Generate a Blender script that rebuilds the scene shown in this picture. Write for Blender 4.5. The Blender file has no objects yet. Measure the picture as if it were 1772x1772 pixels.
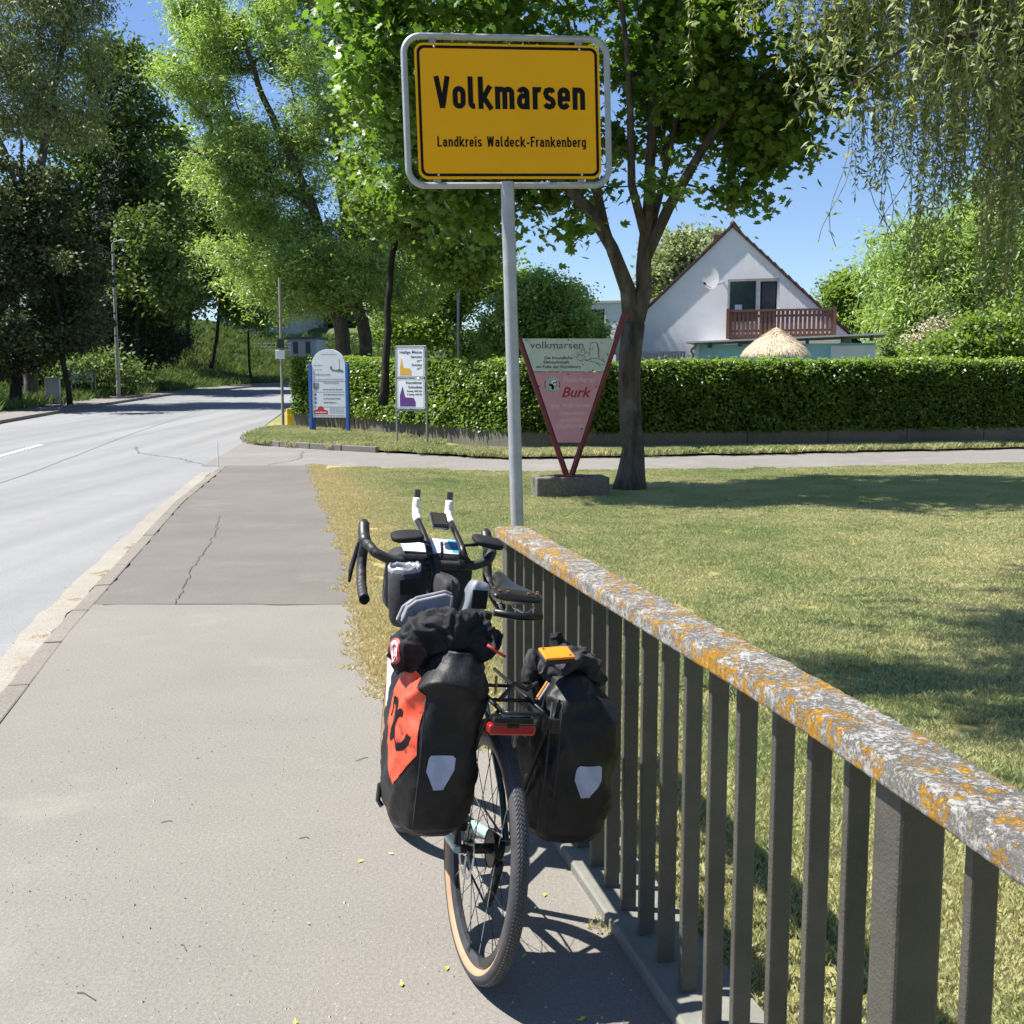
import bpy, bmesh, math, random
import numpy as np
from mathutils import Vector, Matrix, Euler, noise
from mathutils.bvhtree import BVHTree
random.seed(7)
RNG = np.random.default_rng(11)
R_ = math.radians
SC = bpy.context.scene
COL = SC.collection
# ------------------------------------------------------------------ camera, light, exposure
cam = bpy.data.objects.new('camera', bpy.data.cameras.new('camera'))
COL.objects.link(cam)
cam.location = (0, 0, 1.6)
cam.rotation_euler = (R_(90) - math.atan(221 / 1909), 0, 0)
cam.data.sensor_width = 36
cam.data.lens = 1909 / 1772 * 36
cam.data.clip_start = .05
cam.data.clip_end = 9000
SC.camera = cam
SUN_DIR = Vector((.60, -.075, -1.0))          # the way the light travels
sun = bpy.data.objects.new('sun', bpy.data.lights.new('sun', 'SUN'))
COL.objects.link(sun)
sun.rotation_euler = SUN_DIR.to_track_quat('-Z', 'Y').to_euler()
sun.data.energy = 5.0
sun.data.angle = R_(.53)
sun.data.color = (1, .965, .91)
W = bpy.data.worlds.new('World'); SC.world = W; W.use_nodes = True
wn = W.node_tree
sky = wn.nodes.new('ShaderNodeTexSky'); sky.sky_type = 'NISHITA'; sky.sun_disc = False
sky.sun_elevation = math.atan2(1, math.hypot(.6, .12))
sky.sun_rotation = math.atan2(-SUN_DIR.x, -SUN_DIR.y)
sky.altitude = 250; sky.air_density = 1.0; sky.dust_density = .1; sky.ozone_density = 3.0
bg = wn.nodes['Background']; bg.inputs[1].default_value = .064
tint = wn.nodes.new('ShaderNodeMix'); tint.data_type = 'RGBA'; tint.blend_type = 'MULTIPLY'; tint.inputs[0].default_value = 1
tint.inputs[7].default_value = (.94, 1.0, 1.14, 1)          # clear spring sky, a little bluer than the model's default
wn.links.new(sky.outputs[0], tint.inputs[6]); wn.links.new(tint.outputs[2], bg.inputs[0])
SC.view_settings.view_transform = 'Standard'
SC.view_settings.look = 'None'
SC.view_settings.gamma = 1
SC.view_settings.use_curve_mapping = False
SC.view_settings.exposure = 1.14
SC.render.engine = 'CYCLES'
SC.cycles.max_bounces = 6
SC.cycles.transparent_max_bounces = 6

# ------------------------------------------------------------------ materials
class NT:
    def __init__(s, name):
        s.m = bpy.data.materials.new(name); s.m.use_nodes = True
        s.t = s.m.node_tree; s.b = s.t.nodes['Principled BSDF']; s._c = None; s._o = None
    def n(s, typ, **k):
        x = s.t.nodes.new('ShaderNode' + typ)
        for a, v in k.items():
            setattr(x, a, v)
        return x
    def l(s, a, b): s.t.links.new(a, b)
    def pos(s, local=False):
        if local:
            if s._o is None: s._o = s.n('TexCoord').outputs['Object']
            return s._o
        if s._c is None: s._c = s.n('NewGeometry').outputs['Position']
        return s._c
    def noise(s, scale, detail=3, rough=.55, local=False, stretch=None):
        x = s.n('TexNoise'); x.inputs['Scale'].default_value = scale
        x.inputs['Detail'].default_value = detail; x.inputs['Roughness'].default_value = rough
        src = s.pos(local)
        if stretch:
            mp = s.n('Mapping'); mp.inputs['Scale'].default_value = stretch
            s.l(src, mp.inputs['Vector']); src = mp.outputs[0]
        s.l(src, x.inputs['Vector']); return x.outputs['Fac']
    def ramp(s, fac, stops, interp='LINEAR'):
        r = s.n('ValToRGB'); r.color_ramp.interpolation = interp
        e = r.color_ramp.elements
        while len(e) < len(stops): e.new(.5)
        for i, (p, c) in enumerate(stops):
            e[i].position = p
            e[i].color = (c, c, c, 1) if isinstance(c, (int, float)) else (*c, 1)
        s.l(fac, r.inputs[0]); return r.outputs[0]
    def mix(s, fac, a, b, mode='MIX'):
        x = s.n('Mix', data_type='RGBA', blend_type=mode)
        for i, v in ((0, fac), (6, a), (7, b)):
            if isinstance(v, (int, float)): x.inputs[i].default_value = v
            elif isinstance(v, tuple): x.inputs[i].default_value = (*v, 1)
            else: s.l(v, x.inputs[i])
        return x.outputs[2]
    def math(s, op, a, b=0):
        x = s.n('Math', operation=op)
        for i, v in ((0, a), (1, b)):
            if isinstance(v, (int, float)): x.inputs[i].default_value = v
            else: s.l(v, x.inputs[i])
        return x.outputs[0]
    def bump(s, h, dist=.01, strength=1.0):
        b = s.n('Bump'); b.inputs['Distance'].default_value = dist; b.inputs['Strength'].default_value = strength
        s.l(h, b.inputs['Height']); s.l(b.outputs[0], s.b.inputs['Normal'])
    def col(s, c):
        if isinstance(c, tuple): s.b.inputs['Base Color'].default_value = (*c, 1)
        else: s.l(c, s.b.inputs['Base Color'])
    def set(s, rough=.6, metal=0, spec=.5, coat=0):
        s.b.inputs['Roughness'].default_value = rough; s.b.inputs['Metallic'].default_value = metal
        s.b.inputs['Specular IOR Level'].default_value = spec
        if coat: s.b.inputs['Coat Weight'].default_value = coat

def simple(name, c, rough=.6, metal=0, spec=.5, var=.12, scale=6, bump=0, bscale=200, local=True, coat=0):
    k = NT(name)
    n = k.noise(scale, 4, local=local)
    lo = tuple(x * (1 - var) for x in c); hi = tuple(min(1, x * (1 + var)) for x in c)
    k.col(k.ramp(n, [(.3, lo), (.7, hi)]))
    k.set(rough, metal, spec, coat)
    if bump: k.bump(k.noise(bscale, 3, local=local), bump)
    return k.m

M = {}
def asphalt(name, base, warm, speck=.35, coarse=90, dirt=None, patch=.42, streak=0):
    k = NT(name)
    big = k.noise(.35, 4, .6); med = k.noise(2.2, 5, .65); fine = k.noise(coarse, 3, .7); vfine = k.noise(coarse * 3.3, 2, .8)
    c = k.mix(k.ramp(big, [(.35, 0), (.68, 1)]), base, warm)
    c = k.mix(k.ramp(med, [(.3, .0), (.75, patch)]), c, tuple(x * .72 for x in base))
    c = k.mix(1.0, c, k.ramp(fine, [(.25, 1 - speck), (.55, 1.0), (.75, 1 + speck)]), 'MULTIPLY')
    c = k.mix(1.0, c, k.ramp(vfine, [(.3, .74), (.66, 1.12)]), 'MULTIPLY')
    v = k.n('TexVoronoi'); v.inputs['Scale'].default_value = 30; k.l(k.pos(), v.inputs['Vector'])
    c = k.mix(k.ramp(v.outputs['Distance'], [(.05, .75), (.09, 0)]), c, tuple(min(1, x * 1.7) for x in warm))
    v2 = k.n('TexVoronoi'); v2.inputs['Scale'].default_value = 11; k.l(k.pos(), v2.inputs['Vector'])
    c = k.mix(k.ramp(v2.outputs['Distance'], [(.03, .7), (.06, 0)]), c, tuple(x * .3 for x in base))
    if dirt:
        c = k.mix(k.ramp(k.noise(.9, 6, .7), [(.56, 0), (.74, .45)]), c, dirt)
    if streak:
        mp = k.n('Mapping'); mp.inputs['Rotation'].default_value = (0, 0, -.2); mp.inputs['Scale'].default_value = (1.5, .035, 1); k.l(k.pos(), mp.inputs['Vector'])
        nz = k.n('TexNoise'); nz.inputs['Scale'].default_value = 1.0; nz.inputs['Detail'].default_value = 4; k.l(mp.outputs[0], nz.inputs['Vector'])
        c = k.mix(1.0, c, k.ramp(nz.outputs['Fac'], [(.35, 1 - streak), (.65, 1 + streak * .6)]), 'MULTIPLY')
    k.col(c); k.set(.92, 0, .25)
    k.bump(fine, .004)
    return k.m
M['pave_near'] = asphalt('worn_asphalt_near', (.212, .194, .170), (.242, .221, .194), .2, 75, (.30, .275, .24), .22)
M['pave_far'] = asphalt('older_asphalt', (.150, .138, .124), (.180, .166, .148), .14, 70, (.24, .21, .175))
M['road'] = asphalt('road_asphalt', (.23, .232, .235), (.25, .25, .247), .14, 55, (.29, .27, .24), .2, .13)
M['path'] = asphalt('path_asphalt', (.20, .188, .172), (.235, .22, .20), .15, 50, (.34, .30, .24))
M['dust'] = asphalt('gutter_dust', (.29, .265, .225), (.35, .32, .275), .25, 60, (.22, .15, .07))
M['kerb'] = asphalt('kerb_concrete', (.20, .18, .155), (.26, .235, .20), .3, 60)
M['concrete'] = asphalt('weathered_concrete', (.16, .145, .12), (.24, .22, .18), .4, 30, (.06, .055, .04))
M['wallconc'] = asphalt('low_wall_concrete', (.12, .115, .095), (.18, .165, .13), .25, 20, (.06, .055, .04))
M['paint_white'] = simple('road_paint', (.72, .72, .7), .8, scale=20)

def lawn_color(k):
    big = k.noise(.32, 4, .6); med = k.noise(1.6, 5, .65); fine = k.noise(14, 4, .7)
    sx = k.n('SeparateXYZ'); k.l(k.pos(), sx.inputs[0])
    g = (.23, .32, .10); dry = (.55, .52, .27)
    f = k.math('ADD', k.math('MULTIPLY', big, .6), k.math('MULTIPLY', med, .5))
    f = k.math('ADD', f, k.math('MULTIPLY', fine, .25))
    c = k.mix(k.ramp(f, [(.46, 0), (.78, 1)]), g, dry)
    # straw-dry strip along the pavement edge and worn spots
    ed = k.math('ADD', sx.outputs[0], k.math('MULTIPLY', sx.outputs[1], .19))
    ed = k.math('ADD', ed, k.math('MULTIPLY', k.math('MAXIMUM', k.math('SUBTRACT', sx.outputs[1], 22), 0), .6))
    ed = k.math('ADD', ed, k.math('MULTIPLY', med, 1.4))
    c = k.mix(k.ramp(k.math('MULTIPLY', ed, .3), [(.30, .9), (.66, 0)]), c, (.66, .55, .30))
    c = k.mix(k.ramp(k.noise(.75, 5, .6), [(.70, 0), (.76, .6)]), c, (.30, .23, .15))
    return c
k = NT('lawn_soil'); k.col(k.mix(1.0, lawn_color(k), (.55, .5, .42), 'MULTIPLY')); k.set(.95, 0, .2); k.bump(k.noise(60, 3), .01); M['lawn'] = k.m
def blade_mat(name, lawn=True, cols=None):
    k = NT(name)
    if lawn: c = lawn_color(k)
    else: c = k.mix(k.ramp(k.noise(.5, 3), [(.4, 0), (.6, 1)]), cols[0], cols[1])
    c = k.mix(1.0, c, k.ramp(k.noise(220, 2, .8), [(.3, .6), (.7, 1.45)]), 'MULTIPLY')
    k.col(c); k.set(.6, 0, .3)
    tr = k.n('BsdfTranslucent'); k.l(c, tr.inputs[0])
    ms = k.n('MixShader'); ms.inputs[0].default_value = .3
    k.l(k.b.outputs[0], ms.inputs[1]); k.l(tr.outputs[0], ms.inputs[2])
    k.l(ms.outputs[0], k.t.nodes['Material Output'].inputs[0]); return k.m
M['blade'] = blade_mat('lawn_blades')
M['bankgrass'] = blade_mat('bank_grass_blades', False, ((.10, .17, .035), (.17, .22, .06)))
M['earth'] = asphalt('meadow_ground', (.085, .12, .035), (.13, .15, .055), .3, 12, (.12, .11, .05))

def leaf_mat(name, dark, light, trans=.38, rough=.42, spec=.5):
    k = NT(name)
    a = k.n('Attribute', attribute_name='tint')
    c = k.ramp(a.outputs['Fac'], [(.05, dark), (.95, light)])
    k.col(c); k.set(rough, 0, spec)
    tr = k.n('BsdfTranslucent')
    k.l(k.mix(1.0, c, (1.25, 1.3, .55), 'MULTIPLY'), tr.inputs[0])
    ms = k.n('MixShader'); ms.inputs[0].default_value = trans
    k.l(k.b.outputs[0], ms.inputs[1]); k.l(tr.outputs[0], ms.inputs[2])
    k.l(ms.outputs[0], k.t.nodes['Material Output'].inputs[0]); return k.m
M['leaf_ash'] = leaf_mat('ash_leaves', (.14, .235, .06), (.38, .50, .18), .46)
M['leaf_maple'] = leaf_mat('maple_leaves', (.055, .12, .02), (.17, .29, .05), .45)
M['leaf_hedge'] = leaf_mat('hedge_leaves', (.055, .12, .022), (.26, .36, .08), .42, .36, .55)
M['leaf_willow'] = leaf_mat('willow_leaves', (.17, .215, .10), (.42, .47, .27), .48, .5)
M['leaf_dark'] = leaf_mat('dark_leaves', (.05, .09, .026), (.16, .23, .065), .22, .6, .2)
M['leaf_birch'] = leaf_mat('birch_leaves', (.13, .165, .075), (.33, .37, .19), .25, .55, .3)
M['leaf_copper'] = leaf_mat('brownish_leaves', (.045, .060, .028), (.11, .13, .058), .15, .6, .2)
M['leaf_spruce'] = leaf_mat('spruce_needles', (.018, .034, .02), (.045, .072, .036), .05, .7, .2)
M['leaf_mid'] = leaf_mat('green_leaves', (.085, .15, .03), (.25, .36, .08), .44)
M['leaf_blossom'] = leaf_mat('blossom', (.3, .28, .2), (.6, .56, .42), .2)
def bark(name, a, b):
    k = NT(name); n = k.noise(9, 6, .7, stretch=(1, 1, .22))
    c = k.mix(k.ramp(n, [(.35, 0), (.7, 1)]), a, b)
    c = k.mix(k.ramp(k.noise(3, 4), [(.55, 0), (.7, .5)]), c, tuple(x * 1.7 for x in b))
    k.col(c); k.set(.95, 0, .15); k.bump(k.noise(22, 5, .7, stretch=(1, 1, .25)), .03); return k.m
M['bark'] = bark('maple_bark', (.06, .05, .042), (.17, .145, .12))
M['bark_ash'] = bark('ash_bark', (.07, .055, .045), (.14, .12, .095))
M['bark_dark'] = bark('dark_bark', (.022, .018, .015), (.05, .045, .038))
M['core'] = simple('hedge_core', (.020, .026, .010), .95, spec=.1, var=.5, scale=12)  # dark filler colour of the solid core inside the leaves

M['galv'] = simple('galvanised_steel', (.36, .37, .37), .5, .3, .5, .12, 14, .0006, 60)
M['galv_dark'] = simple('grey_aluminium', (.26, .28, .29), .5, .3, .5, .12, 20)
k = NT('sign_yellow'); c = k.mix(k.ramp(k.noise(3, 5, .6, True), [(.4, 0), (.75, .5)]), (.86, .40, .008), (.76, .35, .01))
c = k.mix(k.ramp(k.noise(45, 5, .7, True), [(.70, 0), (.74, .5)]), c, (.85, .6, .2)); k.col(c); k.set(.55, 0, .12); M['yellow'] = k.m
M['black'] = simple('sign_black', (.010, .009, .009), .6, spec=.1, var=.1)
M['bolt'] = simple('bolt_steel', (.6, .6, .58), .35, .8)
M['white'] = simple('white_enamel', (.74, .76, .78), .4, var=.05, scale=3)
M['whitetext'] = simple('pale_pink_print', (.62, .50, .52), .5, var=.08)
k = NT('weathered_white_panel')
c = k.mix(k.ramp(k.noise(5, 6, .7, True), [(.48, 0), (.7, .8)]), (.50, .56, .50), (.36, .40, .35))
c = k.mix(k.ramp(k.noise(26, 6, .75, True), [(.60, 0), (.66, .85)]), c, (.15, .17, .13)); k.col(c); k.set(.6); M['oldwhite'] = k.m
M['pink'] = simple('faded_pink_panel', (.56, .25, .29), .55, var=.1, scale=3)
M['red_tube'] = simple('oxblood_paint', (.13, .010, .015), .35, spec=.5, var=.35, scale=9)
M['darkred'] = simple('dark_red_print', (.30, .01, .03), .5)
M['print'] = simple('black_print', (.03, .03, .03), .6)
M['print_grey'] = simple('grey_print', (.25, .27, .29), .6)
M['print_green'] = simple('green_print', (.10, .25, .13), .6)
M['print_red'] = simple('red_print', (.5, .03, .04), .6)
M['print_blue'] = simple('blue_print', (.05, .12, .35), .6)
M['print_gold'] = simple('gold_print', (.65, .38, .04), .6)
M['violet'] = simple('violet_print', (.10, .03, .19), .5)
M['blue'] = simple('blue_post_paint', (.03, .11, .42), .35)
k = NT('railing_paint')
c = k.mix(k.ramp(k.noise(4, 5, .7), [(.35, 0), (.7, 1)]), (.062, .057, .044), (.098, .092, .072))
k.col(c); k.set(.5, 0, .5); k.bump(k.noise(130, 4, .7), .0035); M['rail'] = k.m
k = NT('kerb_paint_grey')
c = k.mix(k.ramp(k.noise(9, 6, .7), [(.35, 0), (.7, 1)]), (.15, .15, .125), (.22, .215, .185))
k.col(c); k.set(.7, 0, .4); k.bump(k.noise(60, 5, .7), .003); M['railkerb'] = k.m
k = NT('lichen_covered_handrail')
c = k.mix(k.ramp(k.noise(5, 5, .7), [(.4, 0), (.65, 1)]), (.16, .155, .14), (.23, .22, .20))
pale = k.ramp(k.math('ADD', k.math('MULTIPLY', k.noise(95, 8, .85), .75), k.math('MULTIPLY', k.noise(16, 4, .6), .25)), [(.455, 0), (.515, 1)])
c = k.mix(pale, c, (.42, .405, .375))
c = k.mix(k.ramp(k.noise(90, 4, .8), [(.55, 0), (.64, .8)]), c, (.14, .125, .11))
o1 = k.math('ADD', k.math('MULTIPLY', k.noise(10, 9, .78), .62), k.math('MULTIPLY', k.noise(42, 6, .75), .38))
of = k.ramp(o1, [(.512, 0), (.534, 1)])
oc = k.mix(k.ramp(k.noise(60, 4), [(.35, 0), (.7, 1)]), (.38, .19, .025), (.58, .33, .06))
c = k.mix(of, c, oc)
k.col(c); k.set(.95, 0, .15)
h = k.math('ADD', k.math('MULTIPLY', pale, .3), k.math('ADD', k.math('MULTIPLY', of, .5), k.math('MULTIPLY', k.noise(170, 5, .8), .9)))
k.bump(h, .006); M['lichen'] = k.m
# bicycle
M['tyre'] = simple('tyre_rubber', (.05, .048, .05), .75, spec=.4, var=.25, scale=30)
M['tread'] = simple('tyre_tread_rubber', (.085, .082, .085), .7, spec=.4, var=.2, scale=40)
M['tan'] = simple('tan_sidewall', (.35, .225, .13), .7, var=.15, scale=12)
M['rim'] = simple('dark_rim', (.075, .075, .08), .35, .5, .5, .3, 12)
M['steel'] = simple('bare_steel', (.5, .5, .5), .3, .9)
M['darkmetal'] = simple('black_metal', (.02, .02, .021), .38, .4, .5)
M['frame'] = simple('celeste_frame_paint', (.30, .45, .43), .3, coat=.4, var=.1)
M['frame_dark'] = simple('petrol_frame_paint', (.03, .06, .07), .3, coat=.4)
def fabric(name, c, bump=.004, rough=.7, spec=.4):
    k = NT(name)
    n = k.noise(9, 5, .65, True)
    k.col(k.mix(k.ramp(n, [(.35, 0), (.75, 1)]), c, tuple(x * 1.9 + .004 for x in c)))
    k.set(rough, 0, spec)
    h = k.math('ADD', k.math('MULTIPLY', k.noise(14, 4, .6, True), 1.0), k.math('MULTIPLY', k.noise(600, 2, .5, True), .08))
    k.bump(h, bump * 2.5); return k.m
M['pvc'] = fabric('black_coated_tarpaulin', (.0075, .0075, .008), .0022, .5, .32)
M['pvc_grey'] = fabric('dark_grey_cordura', (.02, .02, .022), .002, .72, .35)
M['softblack'] = fabric('black_softshell', (.006, .006, .0075), .002, .75, .3)
M['greycloth'] = fabric('grey_fabric', (.15, .15, .165), .002, .8, .2)
M['silver'] = simple('silver_foil_fabric', (.30, .31, .33), .35, .4)
k = NT('scuffed_orange_emblem')
c = k.mix(k.ramp(k.noise(16, 7, .8, True), [(.56, 0), (.66, .9)]), (.70, .075, .03), (.07, .02, .015)); k.col(c); k.set(.5); M['emblem'] = k.m
M['reflector'] = simple('silver_reflector', (.34, .40, .56), .35, .1, .5, .05)
M['redlens'] = simple('red_lens', (.30, .012, .012), .25, coat=.6)
M['gloss'] = simple('glossy_black_plastic', (.012, .012, .013), .15, coat=.5)
M['dullplastic'] = simple('black_plastic', (.02, .02, .02), .45)
M['tape'] = simple('white_bar_tape', (.74, .68, .60), .7, var=.1, scale=60, bump=.002, bscale=90)
k = NT('black_bar_tape'); k.col((.018, .018, .019)); k.set(.6)
wv = k.n('TexWave', wave_type='BANDS'); wv.inputs['Scale'].default_value = 14; wv.inputs['Distortion'].default_value = 1.5
k.l(k.pos(True), wv.inputs['Vector']); k.bump(wv.outputs['Fac'], .002); M['bartape'] = k.m
M['leather'] = simple('black_leather', (.018, .016, .015), .28, spec=.6, var=.3, scale=20)
M['copper'] = simple('copper_rivet', (.55, .25, .12), .35, .8)
M['orange'] = simple('orange_plastic', (.85, .24, .02), .4)
M['paper'] = simple('white_map_paper', (.72, .74, .8), .5, var=.04)
M['mapblue'] = simple('blue_map_print', (.04, .28, .55), .5)
M['screen'] = simple('dim_screen', (.045, .04, .035), .25, coat=.3)
M['greenleaf'] = simple('fresh_fallen_leaf', (.50, .55, .06), .5)
M['twig'] = simple('dry_twig', (.08, .06, .045), .9)
M['pebble'] = simple('pebbles', (.38, .34, .30), .8, var=.5, scale=3, local=False)
# house
M['plaster'] = simple('white_plaster', (.80, .80, .82), .9, var=.05, scale=2, bump=.006, bscale=30)
M['plaster_blue'] = simple('pale_blue_plaster', (.36, .60, .70), .9, var=.08, scale=3)
M['rooftile'] = simple('brown_roof_tiles', (.085, .048, .038), .8, var=.3, scale=8)
M['brownwood'] = simple('stained_brown_wood', (.105, .045, .030), .6, var=.3, scale=20)
M['winframe'] = simple('white_window_frame', (.75, .75, .76), .4)
M['glass'] = simple('window_glass', (.05, .08, .09), .08, spec=.8, coat=.6)
M['glassfar'] = simple('dark_glass', (.05, .06, .07), .1, spec=.8)
M['blind'] = simple('grey_blind', (.20, .26, .28), .5)
M['straw'] = simple('palm_straw', (.72, .60, .42), .9, var=.35, scale=30)
M['strawdark'] = simple('shaded_straw_layer', (.22, .15, .08), .95, var=.3, scale=20)  # darkened to give depth: shade between the straws put into the colour
M['grey_wall'] = simple('grey_wall', (.36, .38, .41), .9)
M['slate'] = simple('dark_slate_roof', (.06, .065, .08), .7)
M['cabinet'] = simple('grey_cabinet', (.42, .43, .43), .6)
M['yellowbox'] = simple('yellow_plastic_box', (.80, .50, .01), .45)
M['polegrey'] = simple('weathered_pole', (.27, .25, .22), .7)

# ------------------------------------------------------------------ object helpers
def put(o, label=None, cat=None, group=None, kind=None):
    if label: o['label'] = label
    if cat: o['category'] = cat
    if group: o['group'] = group
    if kind: o['kind'] = kind
    return o
def thing(name, label, cat, loc=(0, 0, 0), rot=(0, 0, 0), group=None):
    o = bpy.data.objects.new(name, None); COL.objects.link(o)
    o.location = loc; o.rotation_euler = rot; o.empty_display_size = .1
    return put(o, label, cat, group)
def frames(P):
    P = [Vector(p) for p in P]; T = []
    for i in range(len(P)):
        a = P[max(0, i - 1)]; b = P[min(len(P) - 1, i + 1)]
        d = (b - a); T.append(d.normalized() if d.length > 1e-9 else Vector((0, 0, 1)))
    up = Vector((0, 0, 1)) if abs(T[0].z) < .9 else Vector((1, 0, 0))
    n = T[0].cross(up).normalized(); out = []
    for t in T:
        n = (n - t * n.dot(t)).normalized(); out.append((n, t.cross(n)))
    return P, out
class MB:
    def __init__(s): s.v = []; s.f = []
    def add(s, vs, fs):
        o = len(s.v); s.v += [tuple(v) for v in vs]; s.f += [tuple(i + o for i in f) for f in fs]; return s
    def box(s, c, d, rz=0, M_=None):
        x, y, z = (q / 2 for q in d)
        vs = [Vector((a * x, b * y, e * z)) for e in (-1, 1) for a, b in ((-1, -1), (1, -1), (1, 1), (-1, 1))]
        m = Matrix.Rotation(rz, 4, 'Z') if M_ is None else M_
        return s.add([m @ v + Vector(c) for v in vs], [(3, 2, 1, 0), (4, 5, 6, 7), (0, 1, 5, 4), (1, 2, 6, 5), (2, 3, 7, 6), (3, 0, 4, 7)])
    def tube(s, P, r, n=8, closed=False, cap=True):
        if len(P) < 2: return s
        P, F = frames(P); rr = r if hasattr(r, '__len__') else [r] * len(P); vs = []
        for p, (a, b), q in zip(P, F, rr):
            vs += [p + (a * math.cos(2 * math.pi * i / n) + b * math.sin(2 * math.pi * i / n)) * q for i in range(n)]
        m = len(P); fs = []
        for j in range(m if closed else m - 1):
            for i in range(n):
                k2 = (i + 1) % n; j2 = (j + 1) % m
                fs.append((j * n + i, j * n + k2, j2 * n + k2, j2 * n + i))
        if cap and not closed:
            fs.append(tuple(range(n))[::-1]); fs.append(tuple(range((m - 1) * n, m * n)))
        return s.add(vs, fs)
    def lathe(s, prof, n=24, axis='Z', c=(0, 0, 0)):
        vs = []; c = Vector(c)
        for i in range(n):
            a = 2 * math.pi * i / n; ca, sa = math.cos(a), math.sin(a)
            for r, h in prof:
                if axis == 'Z': p = (r * ca, r * sa, h)
                elif axis == 'Y': p = (r * ca, h, r * sa)
                else: p = (h, r * ca, r * sa)
                vs.append(c + Vector(p))
        m = len(prof); fs = []
        for i in range(n):
            for j in range(m - 1):
                i2 = (i + 1) % n
                fs.append((i * m + j, i2 * m + j, i2 * m + j + 1, i * m + j + 1))
        return s.add(vs, fs)
    def prism(s, poly, h0, h1, f):
        """poly 2-D outline, f(u,v,h)->3-D"""
        n = len(poly)
        vs = [f(u, v, h0) for u, v in poly] + [f(u, v, h1) for u, v in poly]
        fs = [tuple(range(n)), tuple(range(n, 2 * n))[::-1]] + [(i, (i + 1) % n, n + (i + 1) % n, n + i) for i in range(n)]
        return s.add(vs, fs)
    def ribbon(s, P, w, f):
        """flat stroke through 2-D points P, f(u,v)->3-D"""
        P = [Vector(p) for p in P]; L = []; Rr = []
        for i, p in enumerate(P):
            d1 = (P[i] - P[i - 1]).normalized() if i > 0 else None
            d2 = (P[i + 1] - P[i]).normalized() if i < len(P) - 1 else None
            if (P[0] - P[-1]).length < 1e-6 and (i == 0 or i == len(P) - 1):
                d1 = (P[-1] - P[-2]).normalized(); d2 = (P[1] - P[0]).normalized()
            d = ((d1 or d2) + (d2 or d1)).normalized(); nn = Vector((-d.y, d.x))
            base = d2 or d1; k_ = 1 / max(.45, abs(d.dot(base)))
            L.append(p + nn * w / 2 * k_); Rr.append(p - nn * w / 2 * k_)
        m = len(P)
        return s.add([f(*q) for q in L] + [f(*q) for q in Rr], [(i, m + i, m + i + 1, i + 1) for i in range(m - 1)])
    def ico(s, c, r, sub=1, squash=(1, 1, 1)):
        bm = bmesh.new(); bmesh.ops.create_icosphere(bm, subdivisions=sub, radius=1)
        vs = [Vector(c) + Vector((v.co.x * r * squash[0], v.co.y * r * squash[1], v.co.z * r * squash[2])) for v in bm.verts]
        fs = [tuple(v.index for v in f.verts) for f in bm.faces]; bm.free(); return s.add(vs, fs)
    def mesh(s, name, mat, smooth=False):
        me = bpy.data.meshes.new(name); me.from_pydata([tuple(v) for v in s.v], [], s.f); me.validate()
        if mat: me.materials.append(mat)
        if smooth: me.polygons.foreach_set('use_smooth', [True] * len(me.polygons))
        me.update(); return me
    def build(s, name, mat, parent=None, smooth=False, bevel=0, auto=False, recalc=True, **kw):
        me = s.mesh(name, mat, smooth or auto)
        if recalc:
            bm = bmesh.new(); bm.from_mesh(me); bmesh.ops.recalc_face_normals(bm, faces=bm.faces); bm.to_mesh(me); bm.free()
        if auto: me.set_sharp_from_angle(angle=R_(38))
        o = bpy.data.objects.new(name, me); COL.objects.link(o)
        if parent: o.parent = parent
        if bevel:
            b = o.modifiers.new('bevel', 'BEVEL'); b.width = bevel; b.segments = 2; b.limit_method = 'ANGLE'
        return put(o, **kw)
def copy_obj(o, parent, loc=None, rot=None):
    c = o.copy(); COL.objects.link(c); c.parent = parent
    if loc is not None: c.location = loc
    if rot is not None: c.rotation_euler = rot
    return c
def rawmesh(name, V, F, mat, tint=None, smooth=False):
    """V (n,3), F (m,k) numpy arrays"""
    me = bpy.data.meshes.new(name)
    me.vertices.add(len(V)); me.vertices.foreach_set('co', np.asarray(V, dtype=np.float32).ravel())
    m, kk = F.shape
    me.loops.add(m * kk); me.loops.foreach_set('vertex_index', F.astype(np.int32).ravel())
    me.polygons.add(m); me.polygons.foreach_set('loop_start', np.arange(0, m * kk, kk, dtype=np.int32))
    me.update(calc_edges=True)
    if tint is not None:
        a = me.attributes.new('tint', 'FLOAT', 'FACE'); a.data.foreach_set('value', tint.astype(np.float32))
    if smooth: me.polygons.foreach_set('use_smooth', [True] * m)
    me.materials.append(mat); return me
def link(name, me, parent=None, **kw):
    o = bpy.data.objects.new(name, me); COL.objects.link(o)
    if parent: o.parent = parent
    return put(o, **kw)
FX = lambda y: (lambda u, v: Vector((u, y, v)))
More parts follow.
